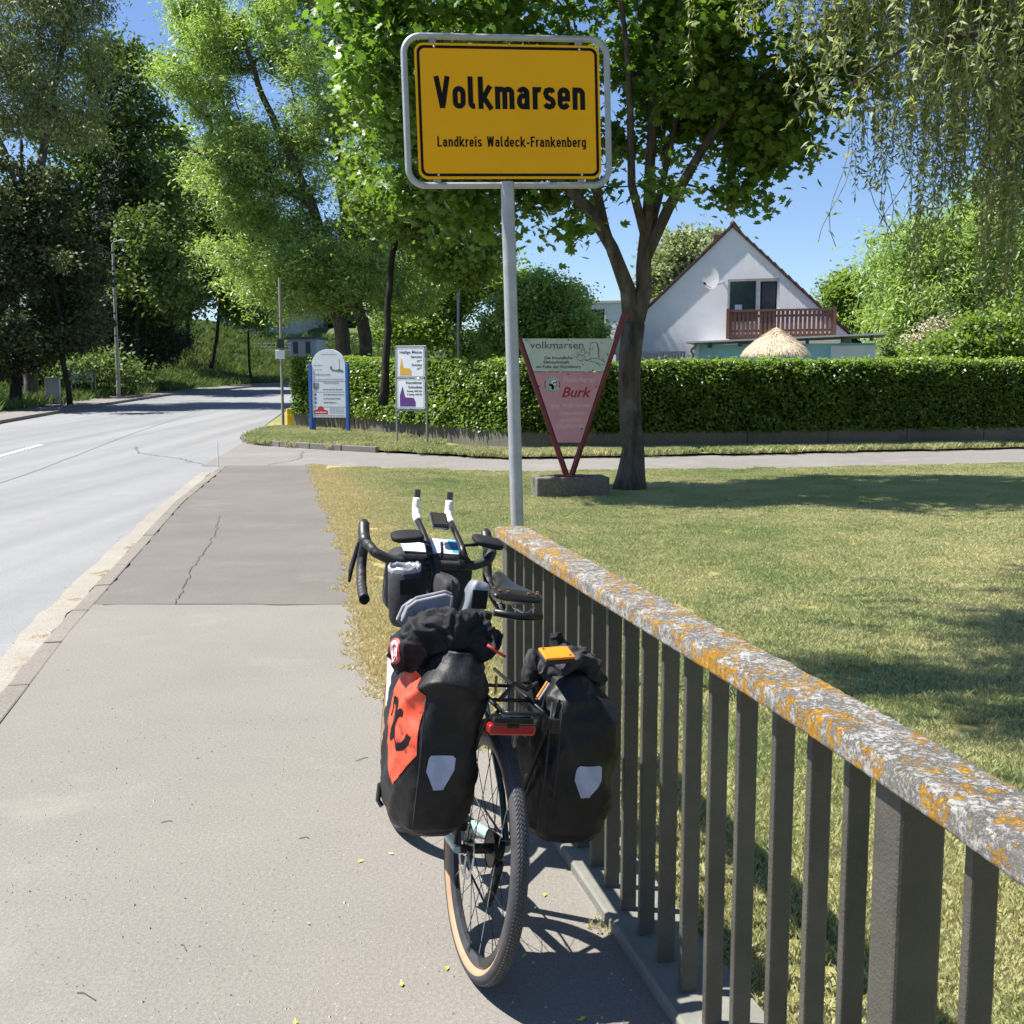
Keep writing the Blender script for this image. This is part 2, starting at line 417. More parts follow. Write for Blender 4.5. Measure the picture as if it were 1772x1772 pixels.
def text(s, size, mat, parent, x, z, y=-.003, xs=1.0, align='CENTER', shear=0, bold=0, name='lettering', font_w=None):
    cu = bpy.data.curves.new(name, 'FONT'); cu.body = s; cu.size = size; cu.align_x = align; cu.shear = shear; cu.offset = bold
    cu.resolution_u = 3; cu.extrude = .0005
    o = bpy.data.objects.new('tmp', cu); COL.objects.link(o); bpy.context.view_layer.update()
    me = bpy.data.meshes.new_from_object(o.evaluated_get(bpy.context.evaluated_depsgraph_get()))
    bpy.data.objects.remove(o)
    v = np.zeros(len(me.vertices) * 3, np.float32); me.vertices.foreach_get('co', v); v = v.reshape(-1, 3)
    if font_w and len(v): xs = font_w / max(1e-6, v[:, 0].max() - v[:, 0].min())
    out = np.stack([x + v[:, 0] * xs, y - v[:, 2], z + v[:, 1]], 1)
    me.vertices.foreach_set('co', out.astype(np.float32).ravel()); me.update(); me.materials.clear(); me.materials.append(mat); me.name = name
    return link(name, me, parent)

# ------------------------------------------------------------------ terrain
NEAR = [(-.35, -6), (-2.62, 5.5), (-3.05, 7.27), (-3.56, 9.8), (-4.49, 14.5), (-5.75, 21.5), (-6.3, 25), (-7.1, 29.5), (-9.3, 45.6), (-10.1, 60), (-9.2, 76), (-5.5, 90), (4, 101), (20, 110), (60, 122)]
FAR = [(-9.2, -6), (-10.6, 5.5), (-11.2, 9), (-11.9, 14), (-12.7, 20), (-13.7, 25), (-14.9, 29.5), (-16.75, 36), (-17.8, 46), (-18.8, 60), (-17.6, 80), (-13, 96), (-2, 110), (14, 121), (56, 134)]
fy = np.array([p[1] for p in FAR[:12]]); fx = np.array([p[0] for p in FAR[:12]])
def sst(t): t = np.clip(t, 0, 1); return t * t * (3 - 2 * t)
def TT(x, y):
    x = np.asarray(x, float); y = np.asarray(y, float)
    q = np.clip(y - 22, -3, 100)
    base = .027 * np.where(q < 3, (q + 3) ** 2 / 12, q)
    d = np.maximum(np.interp(y, fy, fx) - 3.2 - x, y - np.interp(x, [-13, -2, 14, 56], [101, 115, 126, 139]))
    return base + 5.0 * sst(d / 15) * sst((y - 42) / 26)
def T(x, y): return float(TT(x, y))
def dense(P, step):
    out = []
    for a, b in zip(P[:-1], P[1:]):
        n = max(1, int(math.dist(a, b) / step))
        out += [tuple(a[i] + (b[i] - a[i]) * j / n for i in range(len(a))) for j in range(n)]
    return out + [tuple(P[-1])]
def smooth_poly(P, n=140):
    P = np.array(P, float); d = np.r_[0, np.cumsum(np.hypot(*np.diff(P, axis=0).T))]
    t = np.linspace(0, d[-1], n); X = np.stack([np.interp(t, d, P[:, i]) for i in range(2)], 1)
    for _ in range(2): X[1:-1] = (X[:-2] + X[1:-1] * 2 + X[2:]) / 4
    return X
def strip(name, A, B, nu, nv, off, mat, rough=0, **kw):
    A = smooth_poly(A, nu + 1); B = smooth_poly(B, nu + 1)
    t = np.linspace(0, 1, nv + 1)[None, :, None]; P = A[:, None] * (1 - t) + B[:, None] * t
    if rough:
        for i in range(nu + 1):
            for j in (0, nv):
                p = P[i, j]; w = noise.noise((p[0] * 2.1, p[1] * 2.1, 3)) * rough + noise.noise((p[0] * 9, p[1] * 9, 8)) * rough * .5
                P[i, j, 0] += w
    z = TT(P[..., 0], P[..., 1]) + off
    V = np.concatenate([P, z[..., None]], 2).reshape(-1, 3); w = nv + 1
    i, j = np.meshgrid(np.arange(nu), np.arange(nv), indexing='ij'); b = (i * w + j).ravel()
    F = np.stack([b, b + 1, b + w + 1, b + w], 1)
    me = rawmesh(name, V, F, mat)
    bm = bmesh.new(); bm.from_mesh(me); bmesh.ops.recalc_face_normals(bm, faces=bm.faces)
    if bm.faces[:][0].normal.z < 0: bmesh.ops.reverse_faces(bm, faces=bm.faces)
    bm.to_mesh(me); bm.free()
    return link(name, me, **kw)
gx = np.unique(np.r_[-np.geomspace(80, 4000, 16)[::-1], np.arange(-80, 80.1, 1.0), np.geomspace(80, 4000, 16)])
gy = np.unique(np.r_[-np.geomspace(20, 4000, 16)[::-1], np.arange(-20, 180.1, 1.0), np.geomspace(180, 5000, 16)])
X, Y = np.meshgrid(gx, gy, indexing='ij')
V = np.stack([X, Y, TT(X, Y) - .13 * (np.hypot(X, Y) < 140)], 2).reshape(-1, 3); w = len(gy)
i, j = np.meshgrid(np.arange(len(gx) - 1), np.arange(w - 1), indexing='ij'); b = (i * w + j).ravel()
link('ground', rawmesh('ground', V, np.stack([b, b + w, b + w + 1, b + 1], 1), M['earth'], smooth=True), kind='structure')
strip('road', NEAR, FAR, 260, 16, -.07, M['road'], kind='structure')
PL = [(-.05, -6), (-2.42, 5.06), (-2.87, 7.0), (-3.5, 10.1), (-4.5, 15), (-5.6, 21.6)]
PR = [(1.97, -6), (.379, 2.63), (.188, 3.66), (-.02, 4.6), (-.55, 5.3), (-.85, 6.2), (-1.10, 7.65), (-1.34, 9.05), (-1.8, 11.5), (-2.75, 16.0), (-3.98, 21.9)]
def cut(P, y0, y1):
    ys = [p[1] for p in P]; xs = [p[0] for p in P]
    q = [(float(np.interp(y0, ys, xs)), y0)] + [p for p in P if y0 + .05 < p[1] < y1 - .05] + [(float(np.interp(y1, ys, xs)), y1)]
    return q
def ylines(y0, y1, n=60):
    q_ = lambda y: .09 if y < 4.6 else 0
    return [(float(np.interp(y, [p[1] for p in PL], [p[0] for p in PL])), y) for y in np.linspace(y0, y1, n)], \
           [(float(np.interp(y, [p[1] for p in PR], [p[0] for p in PR])) + q_(y), y) for y in np.linspace(y0, y1, n)]
a, b_ = ylines(-6, 7.93); strip('pavement_near', a, b_, 90, 10, 0, M['pave_near'], .0, kind='structure')
a, b_ = ylines(7.93, 21.7); strip('pavement_far', a, b_, 90, 10, -.004, M['pave_far'], .05, kind='structure')
# darker patched seam and cracks in the asphalt
def decal_line(name, pts, w, mat, off=.004, wob=.02):
    P = smooth_poly(pts, max(12, int(len(pts) * 14))); mb = MB()
    Q = [(p[0] + noise.noise((p[0] * 6, p[1] * 6, 1)) * wob, p[1] + noise.noise((p[0] * 6, p[1] * 6, 5)) * wob) for p in P]
    mb.ribbon(Q, w, lambda u, v: Vector((u, v, T(u, v) + off)))
    return mb.build(name, mat, kind='structure', recalc=False)
M['crack'] = simple('dark_crack', (.085, .077, .068), .95)
M['seam'] = simple('bitumen_seam', (.16, .148, .135), .9)
decal_line('pavement_crack', [(-2.47, 7.95), (-2.62, 8.7), (-2.8, 9.5), (-3.14, 11.5), (-3.6, 13.5)], .007, M['crack'], .004, .035)
decal_line('pavement_seam', [(-2.98, 7.93), (-2.2, 7.96), (-1.6, 7.92), (-1.12, 7.94)], .02, M['crack'], .004)
#decal_line('pavement_joint_line', [(-2.55, 5.9), (-2.85, 7.9), (-3.35, 10.1), (-4.3, 14.8), (-5.35, 21)], .03, M['dust'], .006, .07)
# lawn, path, verge
NP = [(-6.3, 22.3), (-5.4, 22.1), (-3.98, 22.0), (-.06, 20.5), (2.35, 20.9), (10.5, 22.5), (22, 24.6), (50, 30)]
FP = [(-7.0, 29.2), (-6.9, 28.6), (-6.05, 27.4), (-3.9, 26.0), (-.1, 23.9), (2.74, 24.4), (12.3, 26.5), (22, 28.5), (50, 34.5)]
strip('path', NP, FP, 160, 10, -.064, M['path'], .0, kind='structure')
LA = [(2.1, -6), (.45, 2.6), (.2, 3.8), (-.02, 4.6)] + PR[4:] + [(-3.99, 21.96)]
LB = [(30, -6), (30, 2), (30, 4), (30, 5)] + [(30, y) for _, y in PR[4:]] + [(30, 26.2)]
def lawnmesh():
    A = smooth_poly(PR, 120); n = 120; vs = []; fs = []
    npx = [p[0] for p in NP]; npy = [p[1] for p in NP]
    xs = np.r_[np.linspace(0, 1, 26)[:-1] ** 2 * 8, np.linspace(8, 40, 12)]
    for i in range(n):
        x0, y0 = A[i]
        if i == n - 1: y0 = 21.95
        for u in xs:
            x = x0 + u; top = float(np.interp(x, npx, npy)); y = -6 + (y0 + 6) / (21.95 + 6) * (top + 6)
            j = noise.noise((x0 * 3, y0 * 3, 2)) * .05 if u == 0 and y0 > 4.7 else 0
            vs.append((x + j, y, T(x, y) - .022))
    w = len(xs)
    for i in range(n - 1):
        for j in range(w - 1): fs.append((i * w + j, i * w + j + 1, (i + 1) * w + j + 1, (i + 1) * w + j))
    mb = MB(); mb.add(vs, fs); return mb.build('lawn', M['lawn'], smooth=True, recalc=False, kind='structure')
lawnmesh()
strip('verge', FP[1:], [(-9.2, 46), (-6.6, 36), (-5.0, 33.5), (-3.2, 31), (.6, 26.5), (3, 26.2), (12, 28.2), (22, 30), (50, 36)], 120, 8, -.01, M['lawn'], .08, kind='structure')
strip('far_pavement', [(x - .12, y) for x, y in FAR[:13]], [(x - 2.4, y + .4) for x, y in FAR[:13]], 160, 4, .02, M['path'], kind='structure')
M['roadcrack'] = simple('road_seam_bitumen', (.12, .12, .12), .9); M['roadwear'] = simple('paler_wheel_track', (.275, .272, .265), .9, var=.08, scale=3, local=False)
decal_line('road_seam', [(-5.2, 1), (-6.6, 8), (-8.2, 16), (-9.6, 23.5), (-10.8, 31), (-12.6, 45)], .022, M['roadcrack'], -.0655, .03)
decal_line('road_crack', [(-6.3, 22.6), (-7.4, 24.2), (-8.6, 25.4), (-9.3, 27.2)], .03, M['roadcrack'], -.0652, .12)
decal_line('path_crack', [(-5.0, 22.4), (-4.6, 24.0), (-4.9, 25.8)], .02, M['roadcrack'], -.058, .1)
decal_line('gutter_dust', [(-.62, -4), (-2.78, 5.5), (-3.2, 7.27), (-3.72, 9.8), (-4.65, 14.5), (-5.8, 20.8)], .2, M['dust'], -.062, .05)
# lane dashes
for (x0, y0) in ((-11.6, 25.8), (-9.2, 15.0), (-7.8, 6.0)):
    dd = Vector((-.13, 1)).normalized(); mb = MB()
    q = [(x0 - dd.x * 2.0, y0 - dd.y * 2.0), (x0 + dd.x * 2.0, y0 + dd.y * 2.0)]
    mb.ribbon([tuple(Vector(q[0]).lerp(Vector(q[1]), t / 8)) for t in range(9)], .13, lambda u, v: Vector((u, v, T(u, v) - .062)))
    mb.build('lane_marking', M['paint_white'], kind='structure', recalc=False)
# kerb stones, each one a part
def kerbrow(name, P, step, wdt, top, h, y1=1e9, lim=300):
    root = bpy.data.objects.new(name, None); COL.objects.link(root); root['kind'] = 'structure'
    Q = dense(P, .05); acc = [Q[0]]; s = 0; proto = None; cnt = 0
    for a, b in zip(Q[:-1], Q[1:]):
        s += math.dist(a, b)
        if s >= step: acc.append(b); s = 0
    for a, b in zip(acc[:-1], acc[1:]):
        if b[1] > y1 or cnt > lim: break
        if proto is None:
            proto = MB().box((0, 0, -h / 2), (step * .985, wdt, h)).build('kerb_stone', M['kerb'], root, bevel=.012); o = proto
        else: o = copy_obj(proto, root)
        cnt += 1
        mx, my = (a[0] + b[0]) / 2, (a[1] + b[1]) / 2
        pz = math.atan2(T(b[0], b[1]) - T(a[0], a[1]), math.dist(a, b))
        o.location = (mx, my, T(mx, my) + top + random.uniform(-.004, .004))
        o.rotation_euler = (0, -pz, math.atan2(b[1] - a[1], b[0] - a[0]) + random.uniform(-.006, .006))
kerbrow('pavement_kerb', [(p[0] - .06, p[1]) for p in PL], 1.0, .12, .004, .2)
kerbrow('verge_kerb', [(-6.95, 28.62), (-6.05, 27.35), (-3.9, 25.95), (-3.1, 25.5)], 1.0, .13, .07, .2)
kerbrow('far_kerb', [(x - .06, y) for x, y in FAR[3:12]], 1.0, .13, .045, .2)

# ------------------------------------------------------------------ grass: one tuft patch instanced by geometry nodes
def grass(name, pts, scale, mat, nbl, hgt, wid, label, patch=.5, seed=1):
    rg = np.random.default_rng(seed)
    b = rg.uniform(-patch / 2, patch / 2, (nbl, 2)); a = rg.uniform(0, 2 * np.pi, nbl); h = hgt * rg.uniform(.35, 1.1, nbl)
    lean = rg.uniform(.1, 1.1, nbl) * h; la = rg.uniform(0, 2 * np.pi, nbl)
    dx, dy = np.cos(a) * wid / 2, np.sin(a) * wid / 2
    ox, oy = np.cos(la) * lean, np.sin(la) * lean
    z0 = np.full(nbl, -.015)
    P = np.stack([np.stack([b[:, 0] - dx, b[:, 1] - dy, z0], 1), np.stack([b[:, 0] + dx, b[:, 1] + dy, z0], 1),
                  np.stack([b[:, 0] + ox * .35 + dx * .8, b[:, 1] + oy * .35 + dy * .8, h * .6], 1),
                  np.stack([b[:, 0] + ox, b[:, 1] + oy, h], 1)], 1).reshape(-1, 3)
    base = np.arange(nbl)[:, None] * 4
    F = np.concatenate([base + np.array([[0, 1, 2]]), base + np.array([[0, 2, 3]])], 0)
    me = bpy.data.meshes.new(name); n1 = len(P); n2 = len(pts)
    V = np.concatenate([P, np.asarray(pts)], 0)
    me.vertices.add(len(V)); me.vertices.foreach_set('co', V.astype(np.float32).ravel())
    me.loops.add(F.size); me.loops.foreach_set('vertex_index', F.astype(np.int32).ravel())
    me.polygons.add(len(F)); me.polygons.foreach_set('loop_start', np.arange(0, F.size, 3, dtype=np.int32)); me.update(calc_edges=True)
    at = me.attributes.new('patch', 'FLOAT', 'POINT'); at.data.foreach_set('value', np.r_[np.ones(n1), np.zeros(n2)].astype(np.float32))
    at = me.attributes.new('sc', 'FLOAT', 'POINT'); at.data.foreach_set('value', np.r_[np.ones(n1), np.asarray(scale)].astype(np.float32))
    at = me.attributes.new('rz', 'FLOAT', 'POINT'); at.data.foreach_set('value', np.r_[np.zeros(n1), rg.uniform(0, 6.28, n2)].astype(np.float32))
    me.materials.append(mat); o = link(name, me, kind='stuff', label=label)
    ng = bpy.data.node_groups.new(name + '_scatter', 'GeometryNodeTree')
    ng.interface.new_socket('Geometry', in_out='INPUT', socket_type='NodeSocketGeometry'); ng.interface.new_socket('Geometry', in_out='OUTPUT', socket_type='NodeSocketGeometry')
    N = ng.nodes; L = ng.links
    gi = N.new('NodeGroupInput'); go = N.new('NodeGroupOutput'); sep = N.new('GeometryNodeSeparateGeometry'); ip = N.new('GeometryNodeInstanceOnPoints')
    def attr(nm):
        q = N.new('GeometryNodeInputNamedAttribute'); q.data_type = 'FLOAT'; q.inputs['Name'].default_value = nm; return q.outputs['Attribute']
    cmp_ = N.new('FunctionNodeCompare'); cmp_.data_type = 'FLOAT'; cmp_.operation = 'GREATER_THAN'; cmp_.inputs[1].default_value = .5
    L.new(attr('patch'), cmp_.inputs[0]); L.new(gi.outputs[0], sep.inputs['Geometry']); L.new(cmp_.outputs[0], sep.inputs['Selection'])
    L.new(sep.outputs['Inverted'], ip.inputs['Points']); L.new(sep.outputs['Selection'], ip.inputs['Instance'])
    cx = N.new('ShaderNodeCombineXYZ'); L.new(attr('rz'), cx.inputs[2]); L.new(cx.outputs[0], ip.inputs['Rotation'])
    cs = N.new('ShaderNodeCombineXYZ'); s_ = attr('sc')
    for q in range(3): L.new(s_, cs.inputs[q])
    L.new(cs.outputs[0], ip.inputs['Scale']); L.new(ip.outputs[0], go.inputs[0])
    o.modifiers.new('scatter', 'NODES').node_group = ng
    return o
rg = np.random.default_rng(5); pts = []; sc = []
pry = [p[1] for p in PR]; prx = [p[0] for p in PR]; npx = [p[0] for p in NP]; npy = [p[1] for p in NP]
for y in np.arange(.2, 25, .36):
    for x in np.arange(-5, 14, .36):
        x1 = x + rg.uniform(-.15, .15); y1 = y + rg.uniform(-.15, .15)
        if x1 < np.interp(y1, pry, prx) + .24 or y1 > np.interp(x1, npx, npy) - .3 or x1 > y1 * .52 + 2.2: continue
        pts.append((x1, y1, T(x1, y1) - .012)); sc.append(rg.uniform(.8, 1.2))
grass('lawn_grass', pts, sc, M['blade'], 1700, .034, .0026, 'short dry yellow green grass of the park lawn', .5, 3)
pts = []; sc = []
for yy in np.arange(1, 22, .12):                                  # ragged straw edge beside the pavement
    x1 = np.interp(yy, pry, prx) + (.25 if yy < 4.7 else .07) + rg.uniform(-.05, .09); pts.append((x1, yy, -.012)); sc.append(rg.uniform(.35, .6))
for yc, nn in ((5.6, 3), (6.6, 7), (7.3, 4), (8.6, 3), (9.6, 6), (11.2, 4), (13, 4), (2.5, 3)):     # straw clumps caught in the gutter
    for _ in range(nn):
        y1 = yc + rg.normal() * .14; x1 = float(np.interp(y1, [p[1] for p in PL], [p[0] for p in PL])) - .16 - abs(rg.normal()) * .04
        pts.append((x1, y1, -.07)); sc.append(rg.uniform(.10, .22))
grass('edge_grass', pts, sc, M['blade'], 520, .075, .0035, 'longer straw coloured grass along the pavement edge', .5, 4)
pts = []; sc = []
for _ in range(900):
    t = rg.uniform(0, 1); k_ = rg.uniform(0, 1)
    a = FP[1:]; i0 = rg.integers(0, 6); q = rg.uniform(0, 1)
    x1 = a[i0][0] * (1 - q) + a[i0 + 1][0] * q; y1 = a[i0][1] * (1 - q) + a[i0 + 1][1] * q
    y1 += rg.uniform(.1, 1.0) if x1 > -2 else rg.uniform(.2, 4.5)
    if x1 > 16: continue
    pts.append((x1, y1, T(x1, y1))); sc.append(rg.uniform(.7, 1.5))
grass('verge_grass', pts, sc, M['blade'], 800, .09, .005, 'longer grass of the verge below the hedge', .5, 6)
pts = []; sc = []
for _ in range(7000):
    y1 = rg.uniform(30, 112); x1 = rg.uniform(-52, 10); f_ = np.interp(y1, fy, fx)
    if x1 > f_ - 2.6 and y1 < np.interp(x1, [-13, -2, 14, 56], [99, 113, 124, 137]): continue
    if x1 < f_ - 26: continue
    pts.append((x1, y1, T(x1, y1) - .05)); sc.append(rg.uniform(.8, 1.6))
grass('bank_grass', pts, sc, M['bankgrass'], 160, .42, .03, 'long unmown grass on the bank beyond the road', 1.4, 8)

# ------------------------------------------------------------------ foliage
LEAF = {
 'quad': (np.array([[0, 0, 0], [.5, .30, .10], [1, 0, -.04], [.5, -.30, .10]]), [(0, 1, 2, 3)]),
 'lance': (np.array([[0, 0, 0], [.4, .13, .03], [1, 0, -.1], [.4, -.13, .03]]), [(0, 1, 2, 3)]),
 'maple': (np.array([[0, 0, 0], [.02, .30, .02], [.28, .52, .05], [.36, .24, .06], [.70, .42, .05], [.68, .14, .04], [1.0, 0, -.06], [.68, -.14, .04], [.70, -.42, .05], [.36, -.24, .06], [.28, -.52, .05], [.02, -.30, .02]]),
           [(0, 1, 2, 3), (0, 3, 4, 5), (0, 5, 6, 7), (0, 7, 8, 9), (0, 9, 10, 11)]),
}
def leaves(name, pos, size, kind, mat, parent, tint, rg, up=.6, axis=None, droop=0.0, origin=(0, 0, 0), kind_='stuff'):
    tv, tf = LEAF[kind]; n = len(pos)
    N_ = rg.normal(size=(n, 3)); N_[:, 2] = np.abs(N_[:, 2]) * .6 + up; N_ /= np.linalg.norm(N_, axis=1)[:, None]
    A = rg.normal(size=(n, 3)) if axis is None else axis + rg.normal(size=(n, 3)) * .45
    A[:, 2] -= droop
    A -= N_ * (A * N_).sum(1)[:, None]; A /= np.linalg.norm(A, axis=1)[:, None] + 1e-9
    B = np.cross(N_, A); s = size * rg.uniform(.65, 1.3, n)
    V = pos[:, None, :] - np.array(origin) + s[:, None, None] * (A[:, None] * tv[None, :, 0:1] + B[:, None] * tv[None, :, 1:2] + N_[:, None] * tv[None, :, 2:3])
    V = V.reshape(-1, 3); F = np.array(tf); k_ = len(tv)
    F = (np.arange(n)[:, None, None] * k_ + F[None]).reshape(-1, 4)
    me = rawmesh(name, V, F, mat, tint=np.repeat(tint, len(tf)))
    return link(name, me, parent, kind=kind_)
def sample_blobs(blobs, n, rg, shell=.55, gap=.0, gscale=.35):
    wts = np.array([(b[3] * b[4] * b[5]) ** .8 * (b[6] if len(b) > 6 else 1) for b in blobs]); wts /= wts.sum(); out = []
    while len(out) < n:
        b = blobs[rg.choice(len(blobs), p=wts)]; d = rg.normal(size=3); d /= np.linalg.norm(d)
        r = rg.uniform(0, 1) ** (1 / 3 if shell == 0 else shell * .6)
        p = (b[0] + d[0] * b[3] * r, b[1] + d[1] * b[4] * r, b[2] + d[2] * b[5] * r)
        if gap > -1 and noise.noise((p[0] * gscale, p[1] * gscale, p[2] * gscale)) < gap: continue
        out.append(p)
    return np.array(out)
def tree(name, label, trunks, blobs, na=500, nl=20000, lsize=.2, leaf='quad', lmat='leaf_mid', bmat='bark', spread=.45, gap=-.15, gscale=.35, group=None, seed=1, twig=.012, droop=.0, up=.6, bounce=.0, cat='tree', nside=10):
    rg = np.random.default_rng(seed); base = Vector(trunks[0][0][:3])
    root = thing(name, label, cat, base, group=group); O = np.array(base)
    nodes = []; par = []; start = []
    tb = MB()
    for tr in trunks:
        D = dense(tr, .35); prev = -1
        if tr is not trunks[0]:
            dd = [math.dist(D[0][:3], q) for q in nodes]; prev = int(np.argmin(dd))
        P = []; rad = []
        for q in D:
            jit = np.array([noise.noise((q[0], q[2], seed)), noise.noise((q[1], q[2], seed + 9)), 0]) * min(.12, q[3])
            p = np.array(q[:3]) + jit; nodes.append(tuple(p)); par.append(prev); prev = len(nodes) - 1
            P.append(tuple(p - O)); rad.append(q[3] * (1 + .08 * noise.noise((q[2] * 3, seed, 0))))
        if tr is trunks[0]:
            rad[0] *= 1.22
            if len(rad) > 1: rad[1] *= 1.12
        tb.tube(P, rad, nside)
    tb.build('trunk', M[bmat], root, smooth=True)
    nt = len(nodes); att = sample_blobs(blobs, na, rg, gap=gap, gscale=gscale)
    tn = np.array(nodes); dist = np.array([np.min(np.linalg.norm(tn - a, axis=1)) for a in att]); order = np.argsort(dist)
    arr = np.zeros((nt + na * 14, 3)); arr[:nt] = tn; cnt = nt; parent = par + [0] * (na * 14)
    ends = []
    hmin = tn[:, 2].min() + (tn[:, 2].max() - tn[:, 2].min()) * .12
    for a in att[order]:
        dv = arr[:cnt] - a; dd = np.linalg.norm(dv, axis=1) + np.where(arr[:cnt, 2] > a[2] + .2, .6 * (arr[:cnt, 2] - a[2]), 0)
        dd = dd + np.where(arr[:cnt, 2] < hmin, 99, 0)
        k0 = int(np.argmin(dd)); p0 = arr[k0]; L_ = np.linalg.norm(a - p0); n = int(min(12, max(1, L_ / .55))); prev = k0
        for i in range(1, n + 1):
            t = i / n; p = p0 * (1 - t) + a * t
            p = p + np.array([0, 0, math.sin(t * math.pi) * L_ * .09]) + (rg.normal(size=3) * .05 * min(1, L_) if i < n else 0)
            if cnt >= len(arr): break
            arr[cnt] = p; parent[cnt] = prev; prev = cnt; cnt += 1
        ends.append(prev)
    wt = np.zeros(cnt)
    for e in ends: wt[e] += 1
    for i in range(cnt - 1, nt - 1, -1):
        wt[parent[i]] += wt[i] if parent[i] >= nt else 0
    V = []; F = []; rr = twig * np.maximum(1, wt[:cnt]) ** .42
    for i in range(nt, cnt):
        a = arr[parent[i]] - O; b = arr[i] - O; d = b - a; L_ = np.linalg.norm(d)
        if L_ < 1e-5: continue
        d /= L_; u = np.cross(d, (0, 0, 1.) if abs(d[2]) < .9 else (1., 0, 0)); u /= np.linalg.norm(u); v = np.cross(d, u)
        r0 = rr[parent[i]] if parent[i] >= nt else rr[i] * 1.25; r0 = min(r0, rr[i] * 1.5); o = len(V); m = 5 if rr[i] > twig * 2 else 3
        for p, r in ((a, r0), (b, rr[i])):
            for q in range(m):
                an = 2 * math.pi * q / m; V.append(p + (u * math.cos(an) + v * math.sin(an)) * r)
        for q in range(m): F.append((o + q, o + (q + 1) % m, o + m + (q + 1) % m, o + m + q))
    link('branches', rawmesh('branches', np.array(V), np.array(F), M[bmat], smooth=True), root, kind='stuff')
    idx = rg.integers(0, len(att), nl); cl = rg.uniform(0, 1, len(att))
    off = rg.normal(size=(nl, 3)) * spread * rg.uniform(.25, 1.0, nl)[:, None]; off[:, 2] *= .6
    pos = att[idx] + off; tint = np.clip(.15 + .45 * cl[idx] + .4 * rg.uniform(0, 1, nl), 0, 1)
    crown = leaves('crown', pos, lsize, leaf, M[lmat], root, tint, rg, up=up, droop=droop, origin=base)
    return root
def px(d):          # metres sideways and up for a picture position at a distance d, used to lay out tree crowns
    return lambda x, y: ((x - 886) / 1896 * d, 1.6 + (665 - y) / 1896 * d)
def B(d, lst, depth=None):
    f_ = px(d); out = []
    for q in lst:
        x, y, rx, ry = q[:4]; dz = q[4] if len(q) > 4 else 0; lx, lz = f_(x, y); s = d / 1896
        out.append((lx, d + dz, lz, rx * s, (depth or rx * s), ry * s) + ((q[5],) if len(q) > 5 else ()))
    return out
def TRK(d, lst, dz=0):
    f_ = px(d); return [(f_(x, y)[0], d + dz, f_(x, y)[1], r) for x, y, r in lst]

# the maple over the town sign
t0 = [(1.80, 16.75, -.1, .24), (1.80, 16.75, .25, .19), (1.80, 16.75, .6, .172), (1.79, 16.75, 1.6, .162), (1.82, 16.75, 2.5, .175)]
tl = [(1.82, 16.75, 2.4, .14), (1.66, 16.7, 3.0, .12), (1.50, 16.6, 3.6, .095), (1.15, 16.5, 4.1, .09), (.6, 16.4, 4.6, .07), (-.3, 16.3, 5.3, .05), (-1.3, 16.2, 6.2, .03)]
tl2 = [(1.50, 16.6, 3.5, .08), (1.28, 16.8, 4.3, .07), (1.1, 17.1, 5.4, .05), (.8, 17.4, 7.2, .03)]
tr_ = [(1.82, 16.75, 2.4, .15), (1.98, 16.8, 3.0, .125), (2.02, 16.85, 3.7, .105), (2.05, 16.9, 4.8, .08), (2.15, 17, 6.2, .055), (2.2, 17, 8.4, .04)]
tr2 = [(2.0, 16.85, 3.4, .09), (2.3, 16.7, 4.2, .08), (2.9, 16.5, 5.2, .06), (3.8, 16.4, 6.2, .03)]
tr3 = [(2.0, 16.85, 3.8, .07), (1.75, 16.6, 4.5, .06), (1.7, 16.4, 5.6, .05), (1.5, 16.2, 7.2, .03)]
tr4 = [(2.02, 16.85, 3.7, .06), (2.3, 17.0, 4.8, .05), (2.6, 17.0, 6.2, .035), (2.9, 17, 7.6, .02)]
tl3 = [(1.28, 16.8, 4.3, .05), (.9, 16.7, 5.2, .04), (.3, 16.8, 6.5, .03), (-.2, 16.9, 7.6, .015)]
MB_ = [(-1.3, 16.6, 6.3, 1.5, 1.8, 2.1, 1.3), (-.4, 16.7, 4.9, 1.3, 1.5, 1.2, 1.3), (1.2, 17.2, 8.8, 3.6, 3.0, 2.4, .8), (.3, 16.4, 4.3, 1.2, 1.3, .75, 1.2),
       (3.1, 16.8, 6.3, 1.5, 1.8, 1.0, 1.5), (3.7, 16.5, 5.0, .75, .9, .7, 2.6), (3.4, 16.5, 4.35, .8, .7, .32, 2.2), (2.9, 16.5, 4.9, .5, .6, .3, 2), (4.5, 16.8, 6.3, 1.0, 1.2, .7, 1.2), (2.3, 17.5, 5.4, .9, .8, .8, .5), (1.9, 16.2, 4.2, .8, .7, .4, .8), (4.0, 17, 8.0, 2.0, 2.2, 1.6, .7)]
tree('maple_tree', 'maple tree with forked trunk standing on the lawn right of the V shaped advert', [t0, tl, tl2, tr_, tr2, tr3, tr4, tl3], MB_, 1000, 50000, .132, 'maple', 'leaf_maple', 'bark', .30, -.06, .6, seed=3, twig=.008, nside=14)
